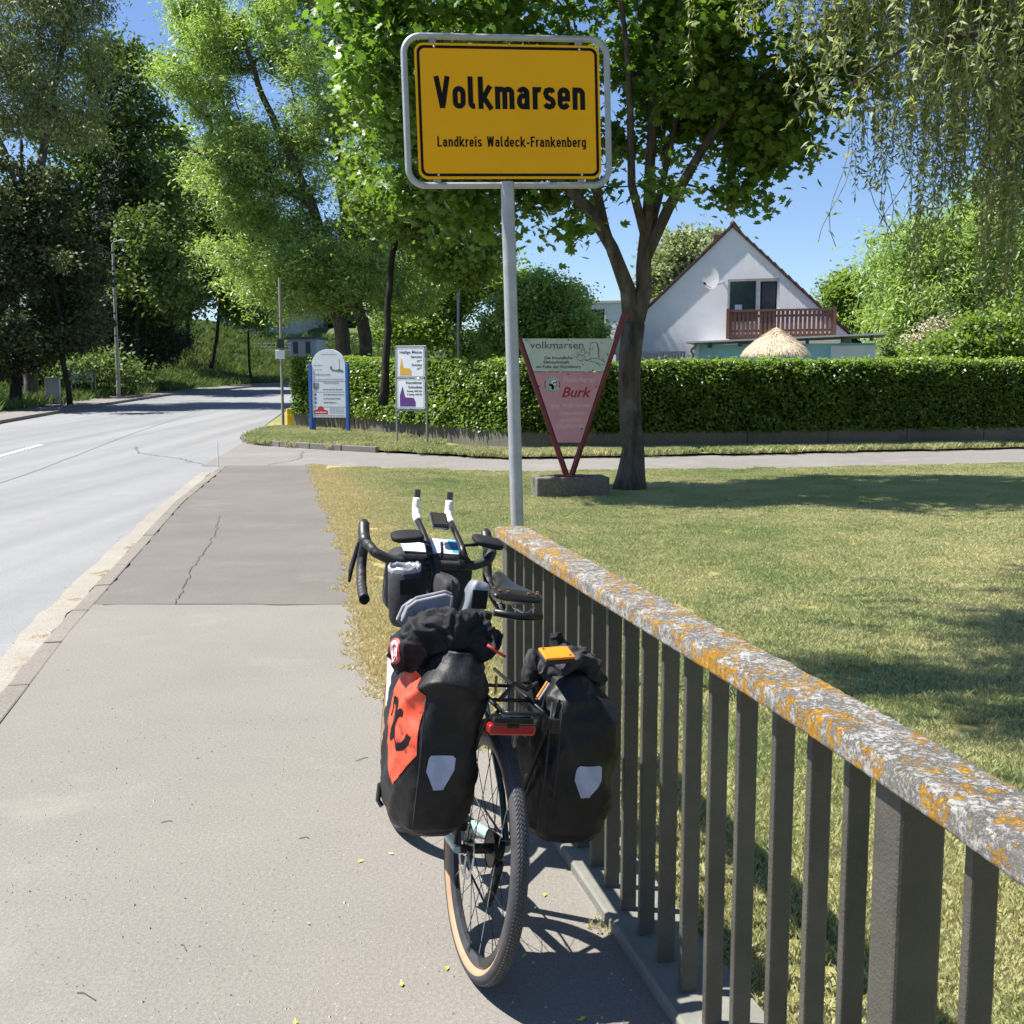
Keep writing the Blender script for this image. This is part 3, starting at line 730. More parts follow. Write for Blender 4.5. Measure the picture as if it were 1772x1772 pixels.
# the pale green ash behind the hedge
d = 36
ta = TRK(d, [(612, 690, .26), (603, 620, .24), (588, 520, .22), (575, 450, .19), (548, 360, .16), (505, 260, .12), (465, 170, .09), (430, 60, .05)])
tb_ = TRK(d, [(635, 690, .24), (632, 600, .22), (612, 500, .19), (606, 420, .17), (592, 320, .13), (580, 200, .1), (600, 60, .06), (610, -60, .03)], .9)
tc = TRK(d, [(548, 360, .1), (470, 330, .07), (400, 300, .05), (340, 270, .03)])
td = TRK(d, [(575, 450, .1), (500, 450, .07), (430, 460, .04)])
tree('ash_tree', 'tall airy ash tree with pale green leaves and slanting trunks behind the hedge end', [ta, tb_, tc, td],
     B(d, [(470, 40, 150, 110), (360, 150, 80, 90), (480, 210, 150, 110), (420, 330, 90, 90), (540, 380, 150, 110), (430, 460, 95, 70), (500, 500, 120, 60), (620, 180, 110, 150, 2), (600, 470, 120, 80), (600, -80, 180, 120, 1), (700, 440, 100, 110, 3), (370, 60, 60, 60)], 2.6),
     2600, 190000, .165, 'lance', 'leaf_ash', 'bark_ash', .36, .02, .5, seed=5, twig=.008, droop=.4)
d = 29
tree('broad_maple', 'dense bright green maple between the ash tree and the yellow town sign', [TRK(d, [(668, 700, .11), (672, 600, .10), (680, 480, .08), (705, 300, .07), (700, 100, .04)])],
     B(d, [(670, 60, 90, 120), (650, 230, 75, 110), (740, 200, 110, 160), (730, 360, 110, 80), (800, 440, 70, 60), (800, 120, 80, 100), (680, -70, 110, 90)], 2.2),
     1000, 62000, .125, 'maple', 'leaf_mid', 'bark_dark', .32, .04, .55, seed=8, twig=.009)
# low dense trees and bushes behind the hedge
tree('bushy_tree', 'dark bushy tree around the thin white mast behind the hedge', [TRK(44, [(800, 690, .18), (795, 560, .12), (800, 480, .06)])],
     B(44, [(800, 560, 90, 80), (850, 500, 60, 60), (760, 480, 60, 60), (720, 570, 70, 60)], 2), 420, 34000, .17, 'quad', 'leaf_mid', 'bark_dark', .5, -.1, .6, seed=12, group=None)
tree('bushy_tree', 'light green bushy tree between sign post and white flat roofed building', [TRK(36, [(965, 690, .14), (960, 600, .1), (960, 520, .05)])],
     B(36, [(960, 560, 85, 70), (930, 520, 50, 45), (1000, 575, 50, 45), (890, 570, 60, 60)], 1.6), 480, 36000, .13, 'quad', 'leaf_ash', 'bark_dark', .32, -.05, .9, seed=13)
tree('leafy_tree', 'mid green tree rising behind the left roof slope of the white house', [TRK(58, [(1180, 640, .2), (1180, 520, .12), (1185, 440, .06)])],
     B(58, [(1180, 470, 60, 60), (1150, 510, 40, 60), (1215, 440, 35, 30)], 2.4), 220, 16000, .26, 'quad', 'leaf_birch', 'bark_dark', .6, -.4, seed=14)
tree('young_tree', 'small round tree beside the right end of the house roof', [TRK(50, [(1450, 640, .12), (1450, 540, .07), (1452, 490, .04)])],
     B(50, [(1450, 520, 38, 45), (1475, 550, 35, 35)], 1.2), 150, 9000, .2, 'quad', 'leaf_mid', 'bark_dark', .4, -.4, seed=15)
tree('weeping_tree', 'broad light green tree behind the hedge at the right edge of the photo', [TRK(42, [(1680, 690, .3), (1675, 560, .25), (1670, 420, .15), (1660, 320, .08)])],
     B(42, [(1560, 470, 75, 80), (1640, 500, 110, 100), (1720, 430, 110, 130), (1800, 500, 100, 120), (1540, 560, 60, 50), (1620, 390, 70, 60)], 3), 700, 60000, .24, 'lance', 'leaf_ash', 'bark_dark', .6, -.25, .3, seed=16, droop=1.3)
tree('broad_bush', 'dense green bush behind the hedge at the far right', [TRK(33, [(1700, 690, .12), (1705, 620, .08), (1705, 560, .05)])],
     B(33, [(1690, 590, 70, 45), (1760, 570, 60, 60), (1600, 612, 70, 22)], 1.2), 200, 16000, .14, 'quad', 'leaf_mid', 'bark_dark', .3, -.4, seed=17, cat='bush')
tree('blossom_bush', 'whitish blossoming bush just above the hedge at the right', [TRK(34.5, [(1610, 690, .05), (1608, 620, .03), (1600, 585, .02)])],
     B(34.5, [(1600, 580, 32, 24), (1570, 590, 16, 12), (1625, 568, 14, 20)], .5), 80, 2600, .09, 'quad', 'leaf_blossom', 'bark_dark', .2, -.4, seed=18, cat='bush')
# left side woodland across the road
GL = 'tall trees on the far side of the road'
def far_tree(name, label, d, trunk, blobs, na, nl, ls, leaf, lm, bm='bark_dark', **k_):
    tree(name, label, [TRK(d, t) if isinstance(t[0], tuple) else t for t in trunk], B(d, blobs, 3.5), na, nl, ls, leaf, lm, bm, k_.pop('spread', .75), k_.pop('gap', -.3), group=None, **k_)
far_tree('birch_tree', 'tall silvery green birch leaning in at the top left corner', 50, [[(60, 715, .32), (70, 560, .28), (90, 330, .2), (140, 140, .12), (180, -40, .06)], [(80, 400, .12), (30, 250, .09), (0, 120, .05)]],
         [(60, 60, 130, 140), (130, 180, 90, 100), (20, 200, 90, 100), (110, -80, 160, 110), (150, 60, 50, 80)], 420, 52000, .26, 'lance', 'leaf_birch', 'bark', seed=21, droop=1.2)
far_tree('dark_tree', 'dark brownish green tree at the left edge beside the road', 46, [[(40, 710, .25), (42, 560, .2), (60, 400, .12), (70, 260, .06)], [(130, 700, .12), (122, 600, .1), (110, 480, .06)]],
         [(50, 480, 110, 110), (120, 560, 65, 60), (95, 380, 40, 80), (10, 360, 60, 90), (20, 600, 70, 50), (150, 470, 40, 50)], 520, 46000, .19, 'quad', 'leaf_copper', 'bark_dark', seed=22, spread=.45, gap=-.1, droop=.5)
far_tree('spruce_tree', 'almost black spruce behind the tall lamp post on the left', 66, [[(245, 690, .22), (243, 560, .18), (240, 400, .1), (236, 280, .04)]],
         [(245, 600, 75, 40), (245, 540, 65, 45), (242, 470, 52, 45), (240, 400, 42, 45), (238, 330, 28, 45), (270, 585, 60, 35), (190, 600, 40, 40)], 420, 40000, .26, 'lance', 'leaf_spruce', 'bark_dark', seed=23, spread=.6, droop=.8)
far_tree('oak_tree', 'tall dark green tree rising beside the birch against the sky', 68, [[(180, 680, .35), (185, 520, .3), (200, 300, .2), (215, 150, .1)]],
         [(240, 180, 75, 80), (180, 300, 110, 100), (270, 300, 70, 110), (225, 420, 80, 80), (120, 420, 90, 110), (160, 560, 80, 70), (20, 460, 110, 160)], 560, 56000, .32, 'quad', 'leaf_dark', 'bark_dark', seed=24, spread=.9)
far_tree('roadside_tree', 'slender dark trunked tree high on the grass bank', 84, [[(336, 600, .16), (338, 540, .14), (336, 420, .1), (330, 300, .06)]],
         [(330, 300, 42, 60), (300, 380, 50, 60), (350, 420, 40, 50), (300, 470, 40, 40)], 260, 17000, .34, 'quad', 'leaf_mid', 'bark_dark', seed=25, spread=.8)
far_tree('roadside_tree', 'leaning dark trunked tree halfway up the grass bank', 80, [[(372, 638, .14), (384, 590, .13), (392, 530, .1), (385, 440, .06)]],
         [(385, 470, 45, 50), (350, 500, 35, 32), (430, 480, 40, 45), (400, 380, 50, 60)], 220, 15000, .32, 'quad', 'leaf_dark', 'bark_dark', seed=26, spread=.7)
far_tree('roadside_tree', 'short slim tree at the foot of the bank near the road bend', 82, [[(440, 655, .09), (438, 600, .08), (438, 520, .05)]],
         [(438, 530, 38, 45), (450, 480, 50, 50), (470, 560, 25, 25)], 160, 9000, .3, 'quad', 'leaf_mid', 'bark_dark', seed=27, spread=.6)
far_tree('roadside_tree', 'dark trunked tree beside the road right of the lamp post', 63, [[(242, 690, .16), (248, 600, .14), (256, 500, .1), (270, 420, .06)]],
         [(290, 430, 50, 60), (260, 500, 50, 40), (320, 520, 35, 35)], 160, 9000, .3, 'quad', 'leaf_dark', 'bark_dark', seed=28, spread=.7)
far_tree('undergrowth_bush', 'dark undergrowth under the trees behind the grey cabinet', 58, [[(70, 690, .06), (70, 660, .05), (70, 640, .04)]],
         [(40, 640, 70, 32), (120, 640, 50, 26), (190, 640, 60, 30), (0, 600, 60, 60)], 200, 15000, .24, 'quad', 'leaf_dark', 'bark_dark', seed=29, spread=.6, cat='bush')
far_tree('background_tree', 'distant tree above the pale houses on the bank', 120, [[(400, 560, .2), (400, 460, .15), (400, 350, .1)]],
         [(400, 420, 80, 70), (330, 430, 60, 80), (480, 450, 80, 90), (560, 500, 70, 70), (650, 520, 80, 80), (500, 540, 50, 35)], 360, 26000, .5, 'quad', 'leaf_dark', 'bark_dark', seed=30, spread=1.4)

# the weeping willow on the right, one long limb reaching overhead
def willow():
    rg = np.random.default_rng(40); base = Vector((8.9, 13.5, 0))
    root = thing('willow_tree', 'weeping willow hanging long pale strands into the top right of the photo', 'tree', base)
    limbs = [[(8.9, 13.5, -.1, .5), (8.8, 13.5, 1.5, .42), (8.6, 13.4, 3.2, .38), (8.0, 13.2, 5.2, .3), (7.0, 13.1, 7.2, .2), (5.6, 12.9, 8.6, .12), (4.0, 12.6, 9.2, .07), (2.6, 12.2, 9.3, .03)],
             [(8.6, 13.4, 3.2, .14), (7.6, 12.9, 4.4, .09), (6.4, 12.4, 5.1, .06), (5.2, 12.0, 5.3, .04), (4.0, 11.7, 5.0, .02), (3.4, 11.6, 4.6, .015)],
             [(8.0, 13.2, 5.2, .16), (6.6, 11.2, 6.6, .12), (4.8, 9.4, 7.4, .09), (2.8, 8.3, 7.6, .06), (.8, 7.6, 7.4, .03), (-.4, 7.4, 7.1, .015)],
             [(8.3, 13.3, 4.4, .15), (7.4, 14.2, 6.2, .1), (6.0, 14.6, 7.4, .07), (4.6, 14.6, 7.8, .04)],
             [(8.0, 13.2, 5.2, .18), (8.3, 12.6, 7.4, .12), (7.6, 11.5, 8.6, .07), (6.4, 10.6, 8.8, .04)],
             [(6.6, 11.2, 6.6, .08), (5.6, 8.2, 7.4, .06), (4.2, 6.4, 7.4, .04), (2.6, 5.6, 7.0, .02)],
             [(4.8, 9.4, 7.4, .09), (3.0, 9.6, 7.6, .06), (1.0, 9.4, 7.4, .045), (.5, 9.1, 7.3, .03), (.2, 8.8, 7.2, .015)], [(2.8, 8.3, 7.6, .05), (1.6, 7.2, 7.4, .035), (.2, 6.6, 7.0, .02), (-1.1, 6.4, 6.8, .014), (-1.7, 6.5, 6.6, .010)], [(4.2, 6.4, 7.4, .05), (2.2, 5.6, 7.0, .035), (.4, 5.5, 6.7, .02), (-.6, 5.5, 6.5, .014), (-1.2, 5.7, 6.4, .010)], [(1.0, 9.4, 7.4, .03), (.4, 7.9, 7.0, .02), (-.6, 7.3, 6.8, .012)],
             [(7.0, 13.1, 7.2, .12), (6.0, 13.6, 8.4, .07), (4.4, 13.9, 9.0, .04), (3.3, 13.7, 9.0, .02)]]
    tb = MB(); nodes = []
    for li, L_ in enumerate(limbs):
        D = dense(L_, .25); tb.tube([Vector(q[:3]) - base for q in D], [q[3] for q in D], 10 if li == 0 else 7)
        nodes += [(q[:3], li) for q in D if q[3] < .2]
    tb.build('trunk', M['bark'], root, smooth=True)
    sv = MB(); pos = []; ax = []; tn = []
    for s in range(4200):
        (x, y, z), li = nodes[rg.integers(len(nodes))]
        over = li in (2, 5, 6, 7, 8, 9) and y < 10.2
        x += rg.normal() * (.45 if not over else .6); y += rg.normal() * (.5 if not over else .6); z += rg.normal() * .25
        L_ = rg.uniform(1.0, 3.2)
        if over:
            L_ = rg.uniform(.3, .9)
            if y < 7 and rg.uniform() < .25: continue
        if li == 1: L_ = rg.uniform(.5, 1.7) * (1.6 if x > 5.4 else (.75 if x < 4.6 else 1))
        if li in (0, 3, 10) and x > 4.6: L_ *= rg.uniform(1.1, 1.9)
        if li in (0, 10) and x < 4.2: L_ = rg.uniform(1.6, 4.0)
        z1 = max(1.9 + rg.uniform(0, .6), z - L_)
        if x < 4.3 and y > 9: z1 = max(z1, 4.25 + rg.uniform(0, 1.4) + .35 * abs(x - 3.2))
        elif x < 5.1 and y > 9: z1 = max(z1, 4.0 + rg.uniform(0, .8))
        if z1 > z - .2: z1 = z - .2
        n = max(4, int((z - z1) / .22)); P = []; a1 = rg.uniform(0, 6.28); sw = rg.uniform(.05, .3)
        for i in range(n + 1):
            t = i / n; P.append(Vector((x + math.cos(a1) * sw * math.sin(t * 1.6) + noise.noise((x, t * 3, s)) * .08, y + math.sin(a1) * sw * math.sin(t * 1.6) + noise.noise((y, t * 3, s)) * .08, z + (z1 - z) * t)))
        sv.tube([p - base for p in P], [.006 - .004 * i / n for i in range(n + 1)], 3, cap=False)
        ct = rg.uniform(0, 1); m = int((z - z1) / .026)
        ts = rg.uniform(.05, 1, m) * n; i0 = np.minimum(ts.astype(int), n - 1); PA = np.array([tuple(p) for p in P])
        q = PA[i0] + (PA[i0 + 1] - PA[i0]) * (ts - i0)[:, None] + rg.normal(size=(m, 3)) * .018
        pos.append(q); aa = rg.normal(size=(m, 3)) * .7; aa[:, 2] -= .9; ax.append(aa); tn.append(np.clip(.2 + .4 * ct + .4 * rg.uniform(0, 1, m), 0, 1))
    # a few nearly bare strands that dangle into the blue gap
    for s in range(9):
        x = 3.55 + s * .13 + rg.normal() * .08; y = 12; z = 4.5; z1 = rg.uniform(2.7, 3.4); n = 9
        P = [Vector((x + .18 * math.sin(t * 5 + s) * t + (.12 * (s % 3 - 1)) * t, y + .1 * t, z + (z1 - z) * t)) for t in [i / n for i in range(n + 1)]]
        sv.tube([p - base for p in P], .0045, 3, cap=False)
        PA = np.array([tuple(p) for p in P]); m = 16; q = PA[rg.integers(0, n + 1, m)] + rg.normal(size=(m, 3)) * .012
        pos.append(q); aa = rg.normal(size=(m, 3)); aa[:, 2] -= .8; ax.append(aa); tn.append(rg.uniform(.3, 1, m))
    for L_ in (limbs[2], limbs[5], limbs[6], limbs[7], limbs[8], limbs[9]):           # denser leafage round the limbs that reach over the lawn
        D = np.array([q[:3] for q in dense(L_, .12) if q[1] < 9.9 and q[0] < 4.6])
        if not len(D): continue
        D = D[D[:, 0] < 2.2] if len(D) else D
        if len(D) < 3: continue
        cc = D[rg.integers(0, len(D), 60)] + rg.normal(size=(60, 3)) * np.array([.35, .22, .25]); m = 24000
        pos.append(cc[rg.integers(0, 60, m)] + rg.normal(size=(m, 3)) * np.array([.22, .13, .2])); aa = rg.normal(size=(m, 3)) * .7; aa[:, 2] -= .6; ax.append(aa); tn.append(rg.uniform(.1, .9, m))
    sv.build('hanging_twigs', M['bark'], root, recalc=False, kind='stuff')
    leaves('crown', np.concatenate(pos), .10, 'lance', M['leaf_willow'], root, np.concatenate(tn), rg, up=.25, axis=np.concatenate(ax), origin=base)
willow()

# the hedge and the low wall under it
HP = [(-6.75, 33.9), (-4.6, 31.9), (-2.1, 28.3), (-.1, 25.3), (1.6, 25.0), (5.5, 25.7), (13.5, 27.2), (22, 28.8)]
def hedge():
    rg = np.random.default_rng(50)
    root = thing('hedge', 'long clipped beech hedge on a low concrete wall, across the whole width behind the path', 'hedge', (0, 25, 0))
    o = Vector((0, 25, 0)); P = smooth_poly(HP, 90); D = np.gradient(P, axis=0); D /= np.linalg.norm(D, axis=1)[:, None]; N_ = np.stack([D[:, 1], -D[:, 0]], 1)
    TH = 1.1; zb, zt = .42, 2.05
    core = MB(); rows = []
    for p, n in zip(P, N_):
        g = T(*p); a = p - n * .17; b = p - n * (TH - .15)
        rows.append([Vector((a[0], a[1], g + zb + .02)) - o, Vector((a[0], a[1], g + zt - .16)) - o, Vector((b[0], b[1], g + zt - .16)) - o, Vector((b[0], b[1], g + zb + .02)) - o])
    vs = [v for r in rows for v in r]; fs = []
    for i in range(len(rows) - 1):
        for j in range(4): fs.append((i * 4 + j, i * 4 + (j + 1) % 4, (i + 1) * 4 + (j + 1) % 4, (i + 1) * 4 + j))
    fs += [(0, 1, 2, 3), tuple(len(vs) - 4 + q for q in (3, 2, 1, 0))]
    core.add(vs, fs); core.build('inner_core', M['core'], root)  # solid dark core added to block the view through the leaves
    n = 95000; t = rg.uniform(0, len(P) - 1.001, n) ; face = rg.uniform(0, 1, n)
    endm = rg.uniform(0, 1, n) < .05; t[endm] = rg.uniform(0, 1.2, endm.sum())
    i0 = t.astype(int); q = (t - i0)[:, None]; p = P[i0] * (1 - q) + P[i0 + 1] * q; nn = N_[i0]; g = TT(p[:, 0], p[:, 1])
    front = face < .70; z = np.where(front, rg.uniform(zb, zt, n), zt - np.abs(rg.normal(size=n)) * .10 + .03)
    dep = np.where(front, np.abs(rg.normal(size=n)) * .13 - .03, rg.uniform(0, TH, n))
    bulge = np.array([noise.noise((a * .8, b * .8, c * 1.2)) * .09 + noise.noise((a * 2.7, b * 2.7, c * 3)) * .07 for a, b, c in zip(p[:, 0], p[:, 1], z)])
    dep = dep - np.where(front, bulge, 0); z = z + np.where(front, 0, bulge * 1.1) + np.where(~front & (rg.uniform(0, 1, n) < .03), rg.uniform(0, .13, n), 0)
    dep[endm] = rg.uniform(0, TH, endm.sum())
    round_ = np.clip((z - (zt - .25)) / .25, 0, 1) * .1
    pos = np.stack([p[:, 0] - nn[:, 0] * (dep + round_), p[:, 1] - nn[:, 1] * (dep + round_), g + z], 1)
    ax = np.stack([nn[:, 0] * .5, nn[:, 1] * .5, np.full(n, -.9)], 1)
    tint = np.clip(rg.uniform(0, .6, n) + np.where(~front, .4, .1) + bulge * 1.5, 0, 1)  # lit top and bulges tinted lighter, hollows darker: light painted into the leaves
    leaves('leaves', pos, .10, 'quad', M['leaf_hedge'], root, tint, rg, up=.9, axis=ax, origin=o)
    wl = thing('low_wall', 'low stained concrete wall in panels under the hedge', 'wall', (0, 25, 0))
    Q = dense(HP, 2.0)
    for a, b in zip(Q[:-1], Q[1:]):
        m = ((a[0] + b[0]) / 2, (a[1] + b[1]) / 2); L_ = math.dist(a, b); ang = math.atan2(b[1] - a[1], b[0] - a[0])
        nn = Vector((math.sin(ang), -math.cos(ang)))
        MB().box((m[0] - nn.x * .2, m[1] - nn.y * .2 - 25, T(*m) + .12), (L_ - .015, .26, .62), ang).build('panel', M['wallconc'], wl, bevel=.01)
hedge()
#@@PART2@@
# ------------------------------------------------------------------ town sign
def arc(cx, cy, r, a0, a1, n=8, ry=None):
    ry = ry or r
    return [(cx + r * math.cos(R_(a0 + (a1 - a0) * i / n)), cy + ry * math.sin(R_(a0 + (a1 - a0) * i / n))) for i in range(n + 1)]
def glyphs(w):
    h = w / 2; r = .21 - h; L_ = h; Rr = .42 - h; xh = .70 - h; g = {}
    ring = arc(.21, xh - r, r, 0, 180) + arc(.21, h + r, r, 180, 360) + [(Rr, xh - r)]
    arch = lambda x0, x1: [(x0, xh - .22)] + arc((x0 + x1) / 2, xh - (x1 - x0) / 2, (x1 - x0) / 2, 170, 0) + [(x1, 0)]
    g['o'] = ([ring], .42); g['l'] = ([[(L_, 1), (L_, h + .09), (L_ + .03, h + .03), (L_ + .08, h), (L_ + .14, h)]], .25)
    g['k'] = ([[(L_, 0), (L_, 1)], [(.40, .72), (L_ + .02, .24)], [(L_ + .10, .36), (.43, -.01)]], .47)
    x1 = L_ + .235; x2 = x1 + .235
    g['m'] = ([[(L_, 0), (L_, .7)], arch(L_, x1), arch(x1, x2)], x2 + h)
    g['n'] = ([[(L_, 0), (L_, .7)], arch(L_, Rr)], .42)
    g['a'] = ([arc(.20, xh - .12, .12, 165, 60, 6) + arc(Rr - .11, xh - .11, .11, 70, 0, 5) + [(Rr, 0)], [(Rr, .42), (.21, .42)] + arc(.19, .42 - (.42 - h) / 2, L_ + .115 - .0 - .19 + .0 or .1, 90, 90, 1)[:0] + arc(.20, .42 - (.42 - h) / 2, .20 - L_, 90, 270, 10, (.42 - h) / 2) + [(.27, h + .015), (Rr, h + .1)]], .44)
    g['r'] = ([[(L_, 0), (L_, .7)], [(L_, xh - .2)] + arc(L_ + .14, xh - .14, .14, 165, 65, 7)], .27)
    g['s'] = ([[(.335, .53), (.30, xh - .02), (.215, xh), (.12, xh - .03), (L_ + .005, .50), (L_ + .03, .42), (.14, .375), (.26, .325), (.32, .27), (.335, .19), (.30, h + .035), (.205, h), (.11, h + .03), (.065, .175)]], .40)
    g['e'] = ([[(L_, .34), (Rr, .34), (Rr, xh - r)] + arc(.21, xh - r, r, 0, 180)[1:] + arc(.21, h + r, r, 180, 300) + [(Rr + .01, h + .09)]], .42)
    g['c'] = ([[(Rr, xh - .13)] + arc(.21, xh - r, r, 20, 180) + arc(.21, h + r, r, 180, 340) + [(Rr, h + .13)]], .41)
    g['V'] = ([[(h * .9, 1), (.255, .02)], [(.51 - h * .9, 1), (.255, .02)]], .51)
    g['L'] = ([[(L_, 1), (L_, h), (.40, h)]], .40)
    g['d'] = ([ring, [(Rr, 0), (Rr, 1)]], .42); g['b'] = ([ring, [(L_, 0), (L_, 1)]], .42)
    g['g'] = ([ring, [(Rr, .7), (Rr, -.06), (Rr - .03, -.13), (.24, -.165), (.12, -.15)]], .42)
    g['i'] = ([[(L_, 0), (L_, .7)], [(L_, .82), (L_, .98)]], w)
    g['W'] = ([[(h, 1), (.19, .02)], [(.19, .02), (.335, .98)], [(.335, .98), (.48, .02)], [(.48, .02), (.67 - h, 1)]], .67)
    g['F'] = ([[(L_, 0), (L_, 1)], [(L_, 1 - h), (.40, 1 - h)], [(L_, .52), (.36, .52)]], .40)
    g['-'] = ([[(.02, .36), (.30, .36)]], .32); g[' '] = ([], .30)
    return g
def strokes(s, parent, x0, x1, z, cap, w, gap, mat, y):
    g = glyphs(w); tot = sum(g[c][1] for c in s) + gap * (len(s) - 1); sx = (x1 - x0) / tot; cx = x0; i = 0
    for c in s:
        mb = MB()
        for P in g[c][0]:
            yy = y - .00012 * (i % 5); i += 1
            mb.ribbon(P, w, lambda u, v: Vector((cx + u * sx, yy, z + v * cap)))
        if mb.v: mb.build('letter', mat, parent, recalc=False)
        cx += (g[c][1] + gap) * sx
def rrect(x0, z0, x1, z1, r, n=6):
    return arc(x1 - r, z0 + r, r, -90, 0, n) + arc(x1 - r, z1 - r, r, 0, 90, n) + arc(x0 + r, z1 - r, r, 90, 180, n) + arc(x0 + r, z0 + r, r, 180, 270, n)
def ring_strip(mb, o, i, y):
    n = len(o); return mb.add([(u, y, v) for u, v in o] + [(u, y, v) for u, v in i], [(k_, (k_ + 1) % n, n + (k_ + 1) % n, n + k_) for k_ in range(n)])
XZ = lambda u, v, h: Vector((u, h, v))
ts = thing('town_sign', 'yellow town name sign in a grey tube frame on one post behind the railing end', 'town sign', (.055, 5.85, -.02), (0, R_(-1.75), R_(9.5)))
MB().tube([(0, 0, 0), (0, 0, 1.4), (0, 0, 2.655)], .0345, 20).build('post', M['galv'], ts, auto=True)
X0, X1, Z0, Z1 = -.505, .540, 2.638, 3.368
fr = MB(); fr.tube([(u, 0, v) for u, v in rrect(X0, Z0, X1, Z1, .085, 8)], .0165, 12, closed=True); fr.build('tube_frame', M['galv'], ts, smooth=True)
for u in (-.36, .39):
    for v in (Z0 + .03, Z1 - .03): MB().box((u, -.002, v), (.035, .012, .07)).build('clamp', M['galv_dark'], ts)
px0, px1, pz0, pz1 = -.455, .495, 2.668, 3.330
pl = MB().prism(rrect(px0, pz0, px1, pz1, .045), -.022, -.014, XZ).build('sign_plate', M['yellow'], ts, bevel=.0015)
ring_strip(MB(), rrect(px0 + .012, pz0 + .012, px1 - .012, pz1 - .012, .036), rrect(px0 + .026, pz0 + .026, px1 - .026, pz1 - .026, .026), -.0232).build('black_border', M['black'], pl, recalc=False)
strokes('Volkmarsen', pl, -.362, .415, 3.012, .158, .165, .082, M['black'], -.0232)
strokes('Landkreis Waldeck-Frankenberg', pl, -.355, .415, 2.826, .052, .15, .10, M['black'], -.0232)
for u, v in ((-.355, pz1 - .018), (.39, pz1 - .020), (-.355, pz0 + .02), (.39, pz0 + .02)):
    MB().ico((u, -.024, v), .0065, 2, (1, .5, 1)).build('bolt', M['bolt'], pl, smooth=True)

# ------------------------------------------------------------------ railing
RNP = [(-3.0, 1.12), (-1, .93), (0, .82), (.8, .74), (1.374, .669), (1.8, .598), (2.4, .462), (3.11, .289), (3.9, .105), (4.66, -.07)]
ry_ = np.array([p[0] for p in RNP]); rx_ = np.array([p[1] for p in RNP])
def near_edge(y):
    # smooth interpolation of the railing's near edge
    return float(np.mean(np.interp([y + q for q in np.linspace(-.45, .45, 13)], np.r_[ry_[:-1], 4.66, 5.2], np.r_[rx_[:-1], -.07, -.195])))
def rail_c(y, off=.065):
    x = near_edge(y); t = Vector((near_edge(y + .05) - near_edge(y - .05), .1)).normalized(); n = Vector((t.y, -t.x))
    return Vector((x, y)) + n * off, t, n
rl = thing('bridge_railing', 'dark painted steel railing with lichen covered handrail running along the right side of the pavement', 'railing', (.3, 2.9, 0))
ro = Vector((.3, 2.9, 0))
prof = [(-.060, -.047), (-.066, -.043), (-.066, -.006), (-.061, .002), (0, .004), (.061, .002), (.066, -.006), (.066, -.043), (.060, -.047)]
pd = []
for a, b in zip(prof, prof[1:] + prof[:1]):
    n = max(1, int(math.dist(a, b) / .006)); pd += [(a[0] + (b[0] - a[0]) * i / n, a[1] + (b[1] - a[1]) * i / n) for i in range(n)]
hv = []; ys = np.r_[np.arange(-3, 1.0, .03), np.arange(1.0, 4.655, .007), [4.66]]
for y in ys:
    c, t, n = rail_c(y)
    for u, v in pd:
        p = Vector((c.x + n.x * u, c.y + n.y * u, .995 + v)); top = 1 if v > -.045 else .2
        d = (noise.noise(p * 40) * .0012 + noise.noise(p * 110) * .0014 + max(0, noise.noise(p * 16) - .12) * .006) * top
        hv.append(p - ro + Vector((n.x * (.5 * d if u > 0 else -.5 * d), 0, d)))
m = len(pd); hf = [(i * m + j, i * m + (j + 1) % m, (i + 1) * m + (j + 1) % m, (i + 1) * m + j) for i in range(len(ys) - 1) for j in range(m)]
hf.append(tuple(range((len(ys) - 1) * m, len(ys) * m)))
MB().add(hv, hf).build('handrail', M['lichen'], rl, smooth=True)
def prism_along(y0, y1, o0, o1, z0, z1, name, mat, step=.1):
    vs = []; Ys = np.arange(y0, y1 + step / 2, step)
    for y in Ys:
        for o, z in ((o0, z0), (o0, z1 - .008), (o0 + .008, z1), (o1, z1), (o1, z0)):
            c, t, n = rail_c(y, o); vs.append((c.x - ro.x, c.y - ro.y, z))
    fs = [(i * 5 + j, i * 5 + (j + 1) % 5, (i + 1) * 5 + (j + 1) % 5, (i + 1) * 5 + j) for i in range(len(Ys) - 1) for j in range(5)]
    fs += [tuple(range(5)), tuple(range((len(Ys) - 1) * 5, len(Ys) * 5))]
    return MB().add(vs, fs).build(name, mat, rl)
prism_along(-3, 4.7, -.005, .215, -.2, .035, 'base_kerb', M['railkerb'])
prism_along(-3, 4.6, .035, .10, .938, .947, 'top_plate', M['rail'])
BY = [.28, .43, .58, .73, .88, 1.03, 1.20, 1.385, 1.56, None, 1.93, 2.07, 2.22, 2.39, 2.54, 2.69, 2.84, 2.99, 3.14, 3.29, 3.44, 3.59, 3.74, 3.89, 4.04, 4.19, 4.34, 4.49]
proto = None
for y in BY:
    if y is None: continue
    c, t, n = rail_c(y, .067); ang = math.atan2(t.y, t.x)
    if proto is None:
        proto = MB().box((0, 0, .485), (.022, .046, .906)).build('baluster', M['rail'], rl, bevel=.004); o = proto
    else: o = copy_obj(proto, rl)
    o.location = (c.x - ro.x, c.y - ro.y, .0); o.rotation_euler = (0, 0, ang)
for y in (1.76, 4.60):
    c, t, n = rail_c(y, .067); s_ = .085
    o = MB().box((0, 0, .473), (s_, s_, .942)).build('post', M['rail'], rl, bevel=.007)
    o.location = (c.x - ro.x, c.y - ro.y, 0); o.rotation_euler = (0, 0, math.atan2(t.y, t.x))

